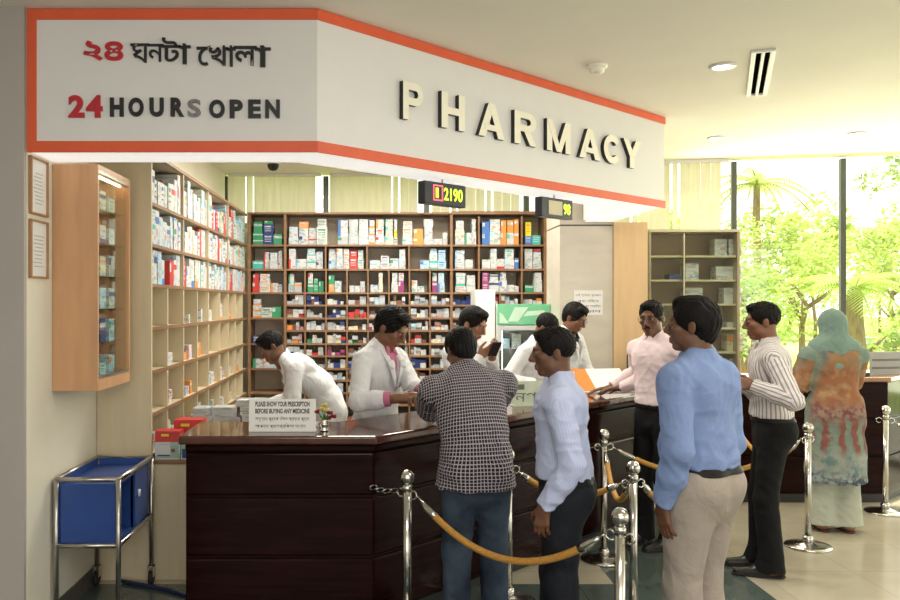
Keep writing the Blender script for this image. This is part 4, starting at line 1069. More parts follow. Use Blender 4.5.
class Cone:
    """rounded cone a->b, radii ra->rb, flattened by sx along e1 and sy across; optional clip planes (point, normal): keeps the side against the normal"""
    def __init__(s, a, b, ra, rb, sx=1, sy=1, e1=None, clips=(), k=None, neg=False):
        s.a, s.b, s.ra, s.rb, s.sx, s.sy, s.clips, s.k, s.neg = np.array(a, float), np.array(b, float), ra, rb, sx, sy, clips, k, neg
        ax = unit(s.b-s.a)
        if e1 is None: e1 = (1, 0, 0) if abs(ax[0]) < .9 else (0, 1, 0)
        e1 = np.asarray(e1, float); s.e1 = unit(e1 - ax*np.dot(e1, ax)); s.e2 = np.cross(ax, s.e1); s.ax = ax
        m = max(ra, rb)*max(sx, sy)
        s.lo = np.minimum(s.a, s.b)-m; s.hi = np.maximum(s.a, s.b)+m
    def grown(s, o):
        c = Cone(s.a, s.b, s.ra, s.rb, s.sx, s.sy, s.e1, s.clips, s.k, s.neg)
        r = max(s.ra, s.rb); f = o/max(1e-6, r)
        # grow both flattened axes by the same distance
        c.sx = (s.sx*r+o)/(r+o); c.sy = (s.sy*r+o)/(r+o); c.ra += o; c.rb += o; c.lo = s.lo-o; c.hi = s.hi+o
        return c
    def __call__(s, X, Y, Z):
        px, py, pz = X-s.a[0], Y-s.a[1], Z-s.a[2]; ab = s.b-s.a; L2 = max(1e-9, ab.dot(ab))
        t = np.clip((px*ab[0]+py*ab[1]+pz*ab[2])/L2, 0, 1)
        qx, qy, qz = px-t*ab[0], py-t*ab[1], pz-t*ab[2]
        r = s.ra + (s.rb-s.ra)*t
        u = qx*s.e1[0]+qy*s.e1[1]+qz*s.e1[2]; v = qx*s.e2[0]+qy*s.e2[1]+qz*s.e2[2]; w = qx*s.ax[0]+qy*s.ax[1]+qz*s.ax[2]
        if s.sx == 1 and s.sy == 1: d = np.sqrt(u*u+v*v+w*w)-r
        else:
            k0 = np.sqrt((u/s.sx)**2+(v/s.sy)**2+w*w); k1 = np.sqrt((u/s.sx**2)**2+(v/s.sy**2)**2+w*w)
            d = (k0-r)*k0/np.maximum(k1, 1e-6)
        for p, n in s.clips:
            d = np.maximum(d, (X-p[0])*n[0]+(Y-p[1])*n[1]+(Z-p[2])*n[2])
        return d
class Ell:
    def __init__(s, c, r, R=None, k=None, neg=False, clips=()):
        s.c = np.array(c, float); s.r = np.array(r, float); s.R = np.eye(3) if R is None else R; s.k = k; s.neg = neg; s.clips = clips
        m = s.r.max(); s.lo = s.c-m; s.hi = s.c+m
    def grown(s, o): return Ell(s.c, s.r+o, s.R, s.k, s.neg, s.clips)
    def __call__(s, X, Y, Z):
        x, y, z = X-s.c[0], Y-s.c[1], Z-s.c[2]; R = s.R
        u = x*R[0, 0]+y*R[1, 0]+z*R[2, 0]; v = x*R[0, 1]+y*R[1, 1]+z*R[2, 1]; w = x*R[0, 2]+y*R[1, 2]+z*R[2, 2]
        a, b, c = s.r
        k0 = np.sqrt((u/a)**2+(v/b)**2+(w/c)**2); k1 = np.sqrt((u/a/a)**2+(v/b/b)**2+(w/c/c)**2)
        d = k0*(k0-1)/np.maximum(k1, 1e-6)
        for p, n in s.clips: d = np.maximum(d, (X-p[0])*n[0]+(Y-p[1])*n[1]+(Z-p[2])*n[2])
        return d

def folds(seed, lam=.11):
    """long irregular creases: warped ridges, each faded in and out over the cloth"""
    rs = np.random.RandomState(seed); ks = []
    for i in range(7):
        v = unit(rs.normal(size=3)*np.array([.8, .8, 1.3])); w1 = unit(rs.normal(size=3)); w2 = unit(rs.normal(size=3))
        ks.append((v*PI/(lam*rs.uniform(.55, 1.5)), rs.uniform(0, 6.28), w1*2*PI/(lam*rs.uniform(1.6, 3)), w2*2*PI/(lam*rs.uniform(2, 4.5)), rs.uniform(0, 6.28)))
    def f(X, Y, Z):
        s = 0
        for k, ph, k1, k2, p2 in ks:
            w = 1.5*np.sin(X*k1[0]+Y*k1[1]+Z*k1[2]+ph*2) + .7*np.sin(1.9*(X*k2[1]+Y*k2[2]+Z*k2[0])+p2)
            m = np.maximum(0, np.sin(X*k2[0]+Y*k2[1]+Z*k2[2]+p2))
            s = s + m*(.6-np.abs(np.sin(X*k[0]+Y*k[1]+Z*k[2]+ph+w)))
        return -s/2.6
    return f

def mesh_field(prims, h=.006, k=.02, amp=0, seed=0, lam=.11, clips=(), post=None):
    """union (smooth) of prims -> vertices, quads"""
    pos = [p for p in prims if not p.neg]
    lo = np.min([p.lo for p in pos], 0)-.03; hi = np.max([p.hi for p in pos], 0)+.03
    n = np.ceil((hi-lo)/h).astype(int)+1
    ax = [lo[i]+h*np.arange(n[i]) for i in range(3)]
    D = np.full(n, .12, np.float32); m = .045
    for p in prims:
        a = np.maximum(0, np.floor((p.lo-m-lo)/h).astype(int)); b = np.minimum(n, np.ceil((p.hi+m-lo)/h).astype(int)+1)
        if (b <= a).any(): continue
        sl = tuple(slice(a[i], b[i]) for i in range(3))
        X, Y, Z = ax[0][sl[0]][:, None, None], ax[1][sl[1]][None, :, None], ax[2][sl[2]][None, None, :]
        d = p(X, Y, Z).astype(np.float32); A = D[sl]; kk = p.k or k
        if p.neg:
            d = -d; hh = np.clip(.5-.5*(d-A)/kk, 0, 1); D[sl] = d*(1-hh)+A*hh+kk*hh*(1-hh)
        else:
            hh = np.clip(.5+.5*(d-A)/kk, 0, 1); D[sl] = d*(1-hh)+A*hh-kk*hh*(1-hh)
    if amp:
        idx = np.nonzero(np.abs(D) < .02)
        D[idx] += (amp*folds(seed, lam)(ax[0][idx[0]], ax[1][idx[1]], ax[2][idx[2]])).astype(np.float32)
    if post is not None:
        idx = np.nonzero(np.abs(D) < .03); D[idx] = post(D[idx], ax[0][idx[0]], ax[1][idx[1]], ax[2][idx[2]])
    for p, nn in clips:
        X, Y, Z = ax[0][:, None, None], ax[1][None, :, None], ax[2][None, None, :]
        D = np.maximum(D, ((X-p[0])*nn[0]+(Y-p[1])*nn[1]+(Z-p[2])*nn[2]).astype(np.float32))
    # surface nets
    S = D < 0
    c = np.zeros(n-1, np.int8)
    offs = [(i, j, l) for i in (0, 1) for j in (0, 1) for l in (0, 1)]
    sh = lambda o: tuple(slice(o[i], n[i]-1+o[i]) for i in range(3))
    for o in offs: c += S[sh(o)]
    act = (c > 0) & (c < 8); ci = np.argwhere(act)
    idx = np.full(n-1, -1, np.int32); idx[act] = np.arange(len(ci))
    P = np.zeros((len(ci), 3)); cnt = np.zeros(len(ci))
    val = {o: D[ci[:, 0]+o[0], ci[:, 1]+o[1], ci[:, 2]+o[2]] for o in offs}
    for o in offs:
        for i in range(3):
            if o[i]: continue
            q = list(o); q[i] = 1; q = tuple(q); da, db = val[o], val[q]
            mm = (da < 0) != (db < 0); t = da[mm]/(da[mm]-db[mm])
            v = np.tile(np.array(o, float), (mm.sum(), 1)); v[:, i] += t; P[mm] += v; cnt[mm] += 1
    P = lo + h*(ci + P/np.maximum(cnt, 1)[:, None])
    Q = []
    for i in range(3):
        j, l = (i+1) % 3, (i+2) % 3
        s0 = [slice(1, n[q]-1) for q in range(3)]; s1 = list(s0); s0[i] = slice(0, n[i]-1); s1[i] = slice(1, n[i])
        A, B = S[tuple(s0)], S[tuple(s1)]; e = np.argwhere(A != B)
        fl = A[tuple(e.T)]
        base = e.copy(); base[:, j] += 1; base[:, l] += 1
        def g(dj, dl):
            q = base.copy(); q[:, j] += dj; q[:, l] += dl; return idx[tuple(q.T)]
        q = np.stack([g(-1, -1), g(0, -1), g(0, 0), g(-1, 0)], 1); q[~fl] = q[~fl][:, ::-1]; Q.append(q)
    Q = np.concatenate(Q); Q = Q[(Q >= 0).all(1)]
    return P, Q

def make_mesh(name, P, Q, mats, parent, uv=None, midx=None):
    me = bpy.data.meshes.new(name)
    me.vertices.add(len(P)); me.vertices.foreach_set('co', P.astype(np.float32).ravel())
    me.loops.add(len(Q)*4); me.loops.foreach_set('vertex_index', Q.astype(np.int32).ravel())
    me.polygons.add(len(Q)); me.polygons.foreach_set('loop_start', np.arange(len(Q), dtype=np.int32)*4); me.polygons.foreach_set('loop_total', np.full(len(Q), 4, np.int32))
    me.polygons.foreach_set('use_smooth', np.ones(len(Q), bool))
    if midx is not None: me.polygons.foreach_set('material_index', midx.astype(np.int32))
    if uv is not None:
        l = me.uv_layers.new(name='cloth'); l.data.foreach_set('uv', uv.astype(np.float32).ravel())
    me.update(calc_edges=True); me.validate()
    for m in (mats if isinstance(mats, (list, tuple)) else [mats]): me.materials.append(m)
    return link(bpy.data.objects.new(name, me), parent)

# ------------------------------------------------------------------ cloth and skin materials
def cloth_node_mat(name, builder, rough=.85, bump=.17):
    if name in MATS: return MATS[name]
    m = bpy.data.materials.new(name); m.use_nodes = True; nt = m.node_tree; p = nt.nodes['Principled BSDF']
    p.inputs['Roughness'].default_value = rough; p.inputs['Specular IOR Level'].default_value = .25
    p.inputs['Sheen Weight'].default_value = 0
    uv = nt.nodes.new('ShaderNodeUVMap'); uv.uv_map = 'cloth'
    sp = nt.nodes.new('ShaderNodeSeparateXYZ'); nt.links.new(uv.outputs[0], sp.inputs[0])
    tc = nt.nodes.new('ShaderNodeTexCoord')
    def M(op, a, b=None, c=None):
        n = nt.nodes.new('ShaderNodeMath'); n.operation = op
        for i, x in enumerate((a, b, c)):
            if x is None: continue
            if hasattr(x, 'links'): nt.links.new(x, n.inputs[i])
            else: n.inputs[i].default_value = x
        return n.outputs[0]
    def mix(f, a, b):
        n = nt.nodes.new('ShaderNodeMix'); n.data_type = 'RGBA'
        for i, x in ((0, f), (6, a), (7, b)):
            if hasattr(x, 'links'): nt.links.new(x, n.inputs[i])
            elif i == 0: n.inputs[0].default_value = x
            else: n.inputs[i].default_value = (*x, 1)
        return n.outputs[2]
    def noise(scale, detail=3, vec=None):
        n = nt.nodes.new('ShaderNodeTexNoise'); n.inputs['Scale'].default_value = scale; n.inputs['Detail'].default_value = detail
        nt.links.new(vec or tc.outputs['Object'], n.inputs['Vector']); return n.outputs[0]
    col = builder(M, mix, noise, sp.outputs[0], sp.outputs[1], tc, nt)
    nt.links.new(col, p.inputs['Base Color'])
    if bump:
        b = nt.nodes.new('ShaderNodeBump'); b.inputs['Strength'].default_value = bump; b.inputs['Distance'].default_value = .10
        nb_ = noise(5.5, 4); nb_.node.inputs['Distortion'].default_value = 1.2; nt.links.new(nb_, b.inputs['Height']); nt.links.new(b.outputs[0], p.inputs['Normal'])
    MATS[name] = m
    return m
def plain_cloth(name, c, var=.08, rough=.85, bump=.25):
    return cloth_node_mat(name, lambda M, mix, noise, u, v, tc, nt: mix(noise(6), tuple(x*(1-var) for x in c), tuple(min(1, x*(1+var)) for x in c)), rough, bump)
def band01(M, s, period, duty):
    return M('LESS_THAN', M('FRACT', M('DIVIDE', s, period)), duty)
CL_WHITE = plain_cloth('white_coat_cotton', (.66, .66, .68), .03)
CL_LIGHTBLUE = cloth_node_mat('pale_blue_pinstripe', lambda M, mix, noise, u, v, tc, nt: mix(band01(M, u, .012, .4), (.53, .58, .80), (.46, .52, .76)))
CL_BLUE = cloth_node_mat('blue_end_on_end', lambda M, mix, noise, u, v, tc, nt: mix(noise(60, 2), (.17, .245, .45), (.22, .30, .52)))
CL_PINK = cloth_node_mat('pink_fine_check', lambda M, mix, noise, u, v, tc, nt: mix(M('MULTIPLY', band01(M, u, .014, .5), band01(M, v, .014, .5)), (.80, .66, .68), (.72, .56, .60)))
CL_STRIPE = cloth_node_mat('white_shirt_grey_stripe', lambda M, mix, noise, u, v, tc, nt: mix(band01(M, u, .024, .38), (.70, .67, .66), (.33, .28, .28)))
CL_CHECK = cloth_node_mat('navy_white_check', lambda M, mix, noise, u, v, tc, nt: mix(M('MAXIMUM', band01(M, u, .017, .23), band01(M, v, .017, .23)), (.016, .011, .020), (.42, .38, .41)))
CL_NAVY = plain_cloth('navy_trouser', (.011, .013, .019), .15)
CL_BLACK = plain_cloth('black_trouser', (.006, .006, .0065), .15)
CL_KHAKI = plain_cloth('khaki_trouser', (.36, .31, .265), .05)
CL_JEANS = cloth_node_mat('worn_denim', lambda M, mix, noise, u, v, tc, nt: mix(M('MULTIPLY', M('SUBTRACT', noise(4.5, 4), .32), 2.2), (.007, .012, .022), (.07, .105, .15)))
CL_AQUA = plain_cloth('sea_green_scarf', (.20, .30, .26), .12)
CL_PINKCOLLAR = plain_cloth('deep_pink_shirt', (.50, .16, .26), .15)
CL_SHALWAR = plain_cloth('pale_green_trouser', (.42, .45, .37), .06)
CL_ORANGE = plain_cloth('orange_cloth', (.55, .20, .06), .1)
def tunic_builder(M, mix, noise, u, v, tc, nt):
    sep = nt.nodes.new('ShaderNodeSeparateXYZ'); nt.links.new(tc.outputs['Object'], sep.inputs[0]); z = sep.outputs[2]
    n1 = noise(5, 4); n2 = noise(26, 4); n3 = noise(13, 5); n4 = noise(45, 3)
    def soft(s, a, w):
        m = nt.nodes.new('ShaderNodeMapRange'); nt.links.new(s, m.inputs[0]); m.inputs[1].default_value = a-w; m.inputs[2].default_value = a+w; return m.outputs[0]
    zz = M('ADD', z, M('MULTIPLY', M('SUBTRACT', n1, .5), .30))
    def step(a, w=.05): return soft(zz, a, w)
    streak = M('SINE', M('MULTIPLY', M('ADD', u, M('MULTIPLY', n3, .10)), 70))
    streak = soft(streak, .1, .5)
    hem = mix(soft(n2, .5, .06), (.05, .07, .11), (.33, .37, .36))
    low = mix(soft(n3, .52, .08), (.36, .38, .33), (.15, .25, .24))
    rust = mix(streak, mix(n2, (.09, .19, .14), (.32, .34, .28)), (.24, .075, .06))
    waist = mix(soft(n2, .5, .08), (.34, .22, .16), (.20, .055, .06))
    back = mix(soft(n3, .55, .10), (.33, .125, .05), (.44, .26, .13))
    top = mix(soft(n3, .5, .08), (.38, .21, .09), (.13, .17, .17))
    c = mix(step(.46), hem, low); c = mix(step(.62), c, rust); c = mix(step(.84), c, waist); c = mix(step(.98), c, back); c = mix(step(1.27), c, top)
    side = soft(M('ADD', M('ABSOLUTE', u), M('MULTIPLY', n1, .08)), .25, .03)
    c = mix(side, c, mix(n3, (.13, .24, .20), (.32, .37, .30)))
    return mix(M('MULTIPLY', n4, .35), c, (.10, .13, .12))
CL_TUNIC = cloth_node_mat('printed_tunic', tunic_builder)
def skin(name, c):
    m = mat(name, c, .48, var=.10, scale=14, spec=.4); return m
SK = {'dark': skin('skin_dark_brown', (.145, .066, .037)), 'mid': skin('skin_brown', (.20, .088, .046)), 'light': skin('skin_light_brown', (.30, .145, .085))}
LIPS = mat('lips', (.17, .05, .04), .45)
HAIR = mat('black_hair', (.006, .0048, .0045), .62, var=.5, scale=60, bump=.6, stretch=(1, 1, .25), spec=.16)
EYE = mat('eye_white', (.34, .30, .27), .3); IRIS = mat('iris_dark', (.012, .007, .005), .2)
SHOE = mat('black_leather', (.010, .009, .009), .3, bump=.1, scale=30); SOLE = mat('shoe_sole', (.02, .017, .015), .7); BELT = mat('black_belt', (.010, .009, .009), .5, spec=.2)
FRAME = mat('spectacle_frame', (.02, .018, .016), .3); SANDAL = mat('sandal_brown', (.09, .045, .03), .5)
LENS = glass('spectacle_lens', (.97, .98, .98), .0)

# ------------------------------------------------------------------ skeleton
class Body:
    """local frame: x to the person's right, y forward, z up; built 1.70 m tall then scaled by s"""
    def __init__(s, lean=0, twist=0, side=0, squat=0, hip_y=0.0):
        s.lean = math.radians(lean); s.twist = math.radians(twist); s.side = math.radians(side); s.squat = squat
        N = 60; s.zs = np.linspace(.80, 1.52, N); dz = s.zs[1]-s.zs[0]
        C = [np.array([0, hip_y, .80-squat])]
        for z in s.zs[:-1]:
            R = s.rot(z+dz/2); C.append(C[-1] + R @ V3(0, 0, dz))
        s.C = np.array(C)
    def w(s, z): t = min(1, max(0, (z-.88)/.34)); return t*t*(3-2*t)
    def rot(s, z):
        t = s.w(z); return roty(s.side*t) @ rotx(-s.lean*t) @ rotz(s.twist*t)
    def c(s, z): return np.array([np.interp(z, s.zs, s.C[:, i]) for i in range(3)])
    def __call__(s, x, y, z): return s.c(z) + s.rot(z) @ V3(x, y, 0)
    def inv(s, P):
        """surface points -> (x, y, z) of the straight body"""
        R = np.array([s.rot(z) for z in s.zs]); best = np.full(len(P), 1e9); out = np.zeros((len(P), 3))
        for i, z in enumerate(s.zs):
            q = (P-s.C[i]) @ R[i]; d = np.abs(q[:, 2]); m = d < best
            best[m] = d[m]; out[m, 0] = q[m, 0]; out[m, 1] = q[m, 1]; out[m, 2] = z+q[m, 2]
        return out

def ik(S, T, l1, l2, hint):
    S, T = np.array(S, float), np.array(T, float); d = T-S; L = np.linalg.norm(d)
    if L > (l1+l2)*.999: T = S + d/L*(l1+l2)*.999; d = T-S; L = np.linalg.norm(d)
    a = (l1*l1-l2*l2+L*L)/(2*L); hh = math.sqrt(max(1e-8, l1*l1-a*a)); u = d/L
    n = unit(np.array(hint, float)-u*np.dot(hint, u))
    return S+u*a+n*hh, T

def hand_prims(W, f, pn, side, curl=.5, spread=.06, thumb=.5, sc=1.0):
    """W wrist, f direction of the fingers, pn palm normal, side=+1 right hand -1 left hand (thumb side)"""
    f = unit(f); pn = unit(np.array(pn, float)-f*np.dot(pn, f)); lat = np.cross(f, pn)*side   # lat points to the thumb side
    P = []; W = np.array(W, float)
    base = [W + f*.085*sc + lat*x*sc for x in (.030, .010, -.010, -.029)]
    for i, b in enumerate(base):
        P.append(Cone(W + lat*(.016, .006, -.004, -.013)[i]*sc + f*.005, b - f*(.0, -.003, .0, .008)[i]*sc, .0155*sc, .0125*sc, k=.010))
    P.append(Cone(W - f*.03, W + f*.015, .026*sc, .024*sc, 1.15, .8, lat, k=.02))
    for i, b in enumerate(base):
        ln = ((.044, .026, .021), (.048, .030, .022), (.045, .028, .021), (.036, .021, .018))[i]; p = b - f*(.0, -.003, .0, .008)[i]*sc; a = curl*.55
        off = (.5, .15, -.2, -.55)[i]*spread*2
        for j in range(3):
            d = unit(f*math.cos(a) + pn*math.sin(a) + lat*off*(1-.3*j)); q = p + d*ln[j]*sc
            P.append(Cone(p, q, (.0095-.001*j)*sc, (.0088-.0012*j)*sc, k=.003)); p = q; a += curl*(.9 if j == 0 else .7)
    t0 = W + f*.022*sc + lat*.026*sc
    d1 = unit(f*.65 + lat*.75 + pn*.35); t1 = t0 + d1*.040*sc
    d2_ = unit(f*(.9) + lat*(.35-.5*thumb) + pn*(.3+.5*thumb)); t2 = t1 + d2_*.032*sc
    d3 = unit(f*(.95) + lat*(.15-.6*thumb) + pn*(.3+.5*thumb)); t3 = t2 + d3*.024*sc
    P += [Cone(W + f*.012, t0 + d1*.01, .016*sc, .015*sc, k=.012), Cone(t0, t1, .0145*sc, .0115*sc, k=.008), Cone(t1, t2, .0115*sc, .010*sc, k=.003), Cone(t2, t3, .0098*sc, .0075*sc, k=.003)]
    return P

def person(label, loc, heading, H=1.70, lean=0, twist=0, side=0, squat=0, head=(0, 0, 0), neckf=0.0, R=None, L=None, feet=((.10, 0), (-.10, .02)), skin_='mid',
           outfit=None, hair='short', beard=None, glasses=False, vox=.0055, build=1.0, belly=0.0, hipw=1.0, headscale=1.0, lady=False, group=None, pants_vis=True, feet_yaw=(8, -8), seed=1, knee=(0, 1, 0)):
    """R/L: dict(w=wrist target in local metres, e=elbow hint, f=finger direction, n=palm normal, curl, thumb)"""
    s = H/1.70; root = thing('person', label, 'person', loc, math.radians(heading-90), group)
    B = Body(lean, twist, side, squat); o = outfit or {}
    sk = SK[skin_]; bw = build
    # ---- torso prims
    def torso(grow=0, z0=.84, z1=2, clips=()):
        T = []
        def c(za, zb, ra, rb, sx, sy, yo=(0, 0), clip=True):
            if zb < z0 or za > z1: return
            a, b = B(0, yo[0], za), B(0, yo[1], zb)
            q = Cone(a, b, ra*bw, rb*bw, sx, sy, B.rot((za+zb)/2)[:, 0], clips=clips); T.append(q.grown(grow) if grow else q)
        c(.86, .97, .130, .128, 1.22*hipw, .84, (-.012, -.01))
        c(.97, 1.12, .124, .120, 1.16, .82, (-.005, .0))
        c(1.12, 1.30, .124, .134, 1.20, .80, (.0, .0))
        q = Cone(B(-.125*bw, -.008, 1.352), B(.125*bw, -.008, 1.352), .062, .062, 1, 1, clips=clips); T.append(q.grown(grow))
        for sg in (-1, 1):
            q = Cone(B(sg*.120, -.012, 1.368), B(sg*.020, -.015, 1.440), .044, .044, clips=clips); T.append(q.grown(grow))
            q = Ell(B(sg*.065*hipw, -.055, .90), np.array((.088, .085, .095))*bw, clips=clips); T.append(q.grown(grow))
            q = Ell(B(sg*.062, .055 if lady else .036, 1.27), np.array((.080, .055, .09))*(1.15 if lady else 1), B.rot(1.29), clips=clips); T.append(q.grown(grow))
            q = Ell(B(sg*.075, -.06, 1.30), (.075, .055, .10), B.rot(1.29), clips=clips); T.append(q.grown(grow))
        if belly: T.append(Ell(B(0, .055+belly*.3, 1.05), (.125, .075+belly, .14), B.rot(1.05), clips=clips).grown(grow))
        return T
    # ---- arms
    arms = {}
    for key, sg, A in (('R', 1, R), ('L', -1, L)):
        S = B(sg*.180*bw, -.008, 1.350)
        A = dict(A or {})
        Wt = np.array(A.get('w', S + V3(sg*.06, .05, -.54)*1.0), float)
        if 'w' in A: Wt = Wt/s
        E, Wt = ik(S, Wt, .295, .255, A.get('e', (sg*.3, -1, -.2)))
        f = unit(A.get('f', unit(Wt-E))); n = A.get('n', (-sg, 0, 0))
        arms[key] = (S, E, Wt, f, n, A.get('curl', .5), A.get('thumb', .5), sg)
    # ---- legs
    legs = {}
    for key, sg, ft in (('R', 1, feet[0]), ('L', -1, feet[1])):
        Hj = B(sg*.088*hipw, -.01, .885); An = V3(ft[0]/s, ft[1]/s, .085)
        K, An = ik(Hj, An, .408, .396, knee); legs[key] = (Hj, K, An, sg)
    # ---- head
    nb = B(0, -.012, 1.44); Rh = B.rot(1.5)
    yaw, pitch, roll = (math.radians(a) for a in head)
    Rn = Rh @ rotx(-math.radians(neckf) - pitch*.35) @ rotz(yaw*.4)
    hs = headscale
    top = nb + Rn @ V3(0, .012, .090)
    RH = Rh @ rotz(yaw) @ rotx(-pitch) @ roty(roll)
    hc = top + RH @ V3(0, .016, .045)*hs
    def hp(x, y, z): return hc + RH @ (V3(x, y, z)*hs)
    def E_(c, r, R_=None, **kw): return Ell(hp(*c), np.array(r)*hs, RH if R_ is None else RH @ R_, **kw)
    def C_(a, b, ra, rb, **kw): return Cone(hp(*a), hp(*b), ra*hs, rb*hs, **kw)
    HP = [E_((0, -.014, .034), (.073, .092, .080)), E_((0, .028, -.030), (.056, .062, .078), k=.02), E_((0, .062, -.094), (.024, .022, .018), k=.02),
          Cone(nb - V3(0, 0, .05), hp(0, -.020, -.045), .060 if not lady else .05, .055*hs if not lady else .047, k=.03),
          C_((-.034, .080, .026), (.034, .080, .026), .011, .011, k=.015)]
    for sg in (-1, 1):
        HP += [E_((sg*.043, .012, -.066), (.018, .03, .022), k=.025), E_((sg*.042, .060, -.018), (.020, .018, .016), k=.02),
               E_((sg*.030, .098, .004), (.018, .013, .010), k=.010, neg=True), E_((sg*.0305, .0765, .004), (.0135, .0125, .0125), k=.003),
               E_((sg*.074, -.010, -.008), (.008, .019, .031), rotz(sg*.35), k=.004), E_((sg*.012, .098, -.034), (.010, .010, .008), k=.006)]
    HP += [C_((0, .088, .018), (0, .110, -.026), .0085, .0125, k=.008), C_((-.017, .0875, -.059), (.017, .0875, -.059), .0075, .0075, k=.006), C_((-.014, .087, -.072), (.014, .087, -.072), .008, .008, k=.006),
           Cone(hp(-.026, .098, -.0655), hp(.026, .098, -.0655), .0035, .0035, k=.004, neg=True)]
    # ---- body skin
    P = torso(0) + HP
    for S, E, W, f, n, cu, th, sg in arms.values():
        P += [Cone(S, E, .050*bw, .041*bw, k=.03), Cone(E, E+(W-E)*.35, .041*bw, .041*bw, k=.02), Cone(E+(W-E)*.35, W, .041*bw, .026, k=.02)]
        P += hand_prims(W, f, n, sg, cu, thumb=th, sc=.94 if not lady else .85)
    for Hj, K, An, sg in legs.values():
        P += [Cone(Hj, K, .084*bw, .055*bw, k=.03), Cone(K, An, .053*bw, .036, k=.02), Ell(K+(An-K)*.32+V3(0, -.018, 0), (.045, .05, .11), k=.03)]
        yw = math.radians(feet_yaw[0 if sg > 0 else 1]); fd = rotz(yw) @ V3(0, 1, 0)
        P += [Cone(An - fd*.03 - V3(0, 0, .045), An + fd*.13 - V3(0, 0, .06), .034, .024, 1.25, .85, k=.02), Cone(An+V3(0, 0, .02), An-V3(0, 0, .04), .036, .036, k=.02)]
    pts, q = mesh_field(P, vox/s, .02)
    # lips get their own material
    ctr = (pts[q].mean(1)-hc) @ RH/hs
    lip = (np.abs(ctr[:, 0]) < .021) & (ctr[:, 1] > .085) & (ctr[:, 2] > -.079) & (ctr[:, 2] < -.053)
    make_mesh('body', pts*s, q, [sk, LIPS], root, midx=lip.astype(int))
    # ---- eyes, brows
    for sg in (-1, 1):
        e = MB(); e.ball((0, 0, 0), .0118*hs*s, 14)
        for fc in e.bm.faces:
            d = fc.calc_center_median().normalized(); fc.material_index = 1 if d.y > .86 else 0
        eo = e.build('eye', [EYE, IRIS], root); eo.location = Vector(hp(sg*.0305, .0776, .004)*s); eo.rotation_euler = Matrix(RH.tolist()).to_euler()
    if not lady or True:
        bp, bq = mesh_field([C_((sg*.014, .0905, .0235), (sg*.032, .0865, .028), .0034, .0036, k=.003) for sg in (-1, 1)] + [C_((sg*.032, .0865, .028), (sg*.050, .070, .022), .0036, .0022, k=.003) for sg in (-1, 1)], .002, .003)
        make_mesh('eyebrows', bp*s, bq, HAIR, root)
    # ---- hair
    if hair != 'none':
        g = {'short': .0065, 'full': .011, 'crop': .005}[hair]
        HF = [E_((0, -.016, .036), (.074+g, .092+g, .081+g*1.2))]
        if hair == 'full': HF += [E_((.01, .045, .098), (.058, .040, .026), k=.02), E_((0, -.055, -.01), (.066, .052, .078), k=.03)]
        if hair == 'short': HF += [E_((.0, .048, .092), (.052, .036, .024), k=.02)]
        HF += [E_((0, .104, -.026), (.070, .078, .099), k=.006, neg=True)]                       # face opening
        pl = []
        n1 = RH @ unit(V3(0, .42, -.90)); pl.append((hp(0, -.06, -.078), n1))                  # nape to temple
        HS = []
        for sg in (-1, 1): HS += [E_((sg*.082, -.008, -.020), (.022, .026, .032), k=.006, neg=True)]
        rs = np.random.RandomState(seed); kx = [unit(RH @ unit(rs.normal(size=3)*V3(1, .5, .3)))*rs.uniform(260, 520) for _ in range(4)]
        def strands(D, X, Y, Z):
            t = 0
            for k_ in kx: t = t+np.sin(X*k_[0]+Y*k_[1]+Z*k_[2])
            return D + t*.0009
        hp_, hq = mesh_field(HF + HS, .0035, .01, clips=pl, post=strands)
        make_mesh('hair', hp_*s, hq, HAIR, root)
    if beard == 'moustache':
        mp, mq = mesh_field([C_((sg*.003, .1015, -.049), (sg*.024, .090, -.056), .0048, .0035, k=.004) for sg in (-1, 1)], .002, .004)
        make_mesh('moustache', mp*s, mq, HAIR, root)
    if glasses:
        gm = MB()
        for sg in (-1, 1):
            pts_ = [tuple(hp(sg*.032+.024*max(-1, min(1, 1.25*math.cos(a))), .099-.004*abs(math.cos(a)), .000+.0125*max(-1, min(1, 1.3*math.sin(a))))*s) for a in [k*PI/10 for k in range(21)]]
            gm.tube(pts_, .0012*s, 6, caps=False)
            gm.tube([tuple(hp(sg*.056, .095, .006)*s), tuple(hp(sg*.076, .05, .010)*s), tuple(hp(sg*.079, -.01, .008)*s)], .0016*s, 6)
        gm.tube([tuple(hp(-.008, .1, .006)*s), tuple(hp(0, .105, .009)*s), tuple(hp(.008, .1, .006)*s)], .0015*s, 6)
        go = gm.build('glasses', FRAME, root)
        for sg in (-1, 1):
            m = MB(); m._new([tuple(hp(sg*.032+.0235*math.cos(a), .0985-.004*abs(math.cos(a)), .000+.012*math.sin(a))*s) for a in [k*PI/10 for k in range(20)]], [tuple(range(20))])
            m.build('lens', LENS, go)
    # ---- garments
    def uvmap(pts, q):
        """cloth coordinates in metres: round the trunk or round the nearer sleeve, and down it"""
        C = pts[q].mean(1); iv = B.inv(pts); ivc = B.inv(C)
        rt = np.sqrt((ivc[:, 0]/.165)**2 + (ivc[:, 1]/.115)**2); dt = (rt-1)*.12
        best = dt.copy(); grp = np.zeros(len(C), int)
        uv = np.zeros((len(q), 4, 2))
        U = np.arctan2(iv[:, 0], -iv[:, 1])*.155; Uc = np.arctan2(ivc[:, 0], -ivc[:, 1])*.155
        # shoulders and yoke: use x directly near the top so that stripes run over the shoulder
        wy = np.clip((ivc[:, 2]-1.08)/.2, 0, 1)[:, None]; xq = iv[:, 0][q]*1.4
        tgt = np.where(ivc[:, 1][:, None] < 0, xq, np.sign(ivc[:, 0])[:, None]*PI*.155 - xq)
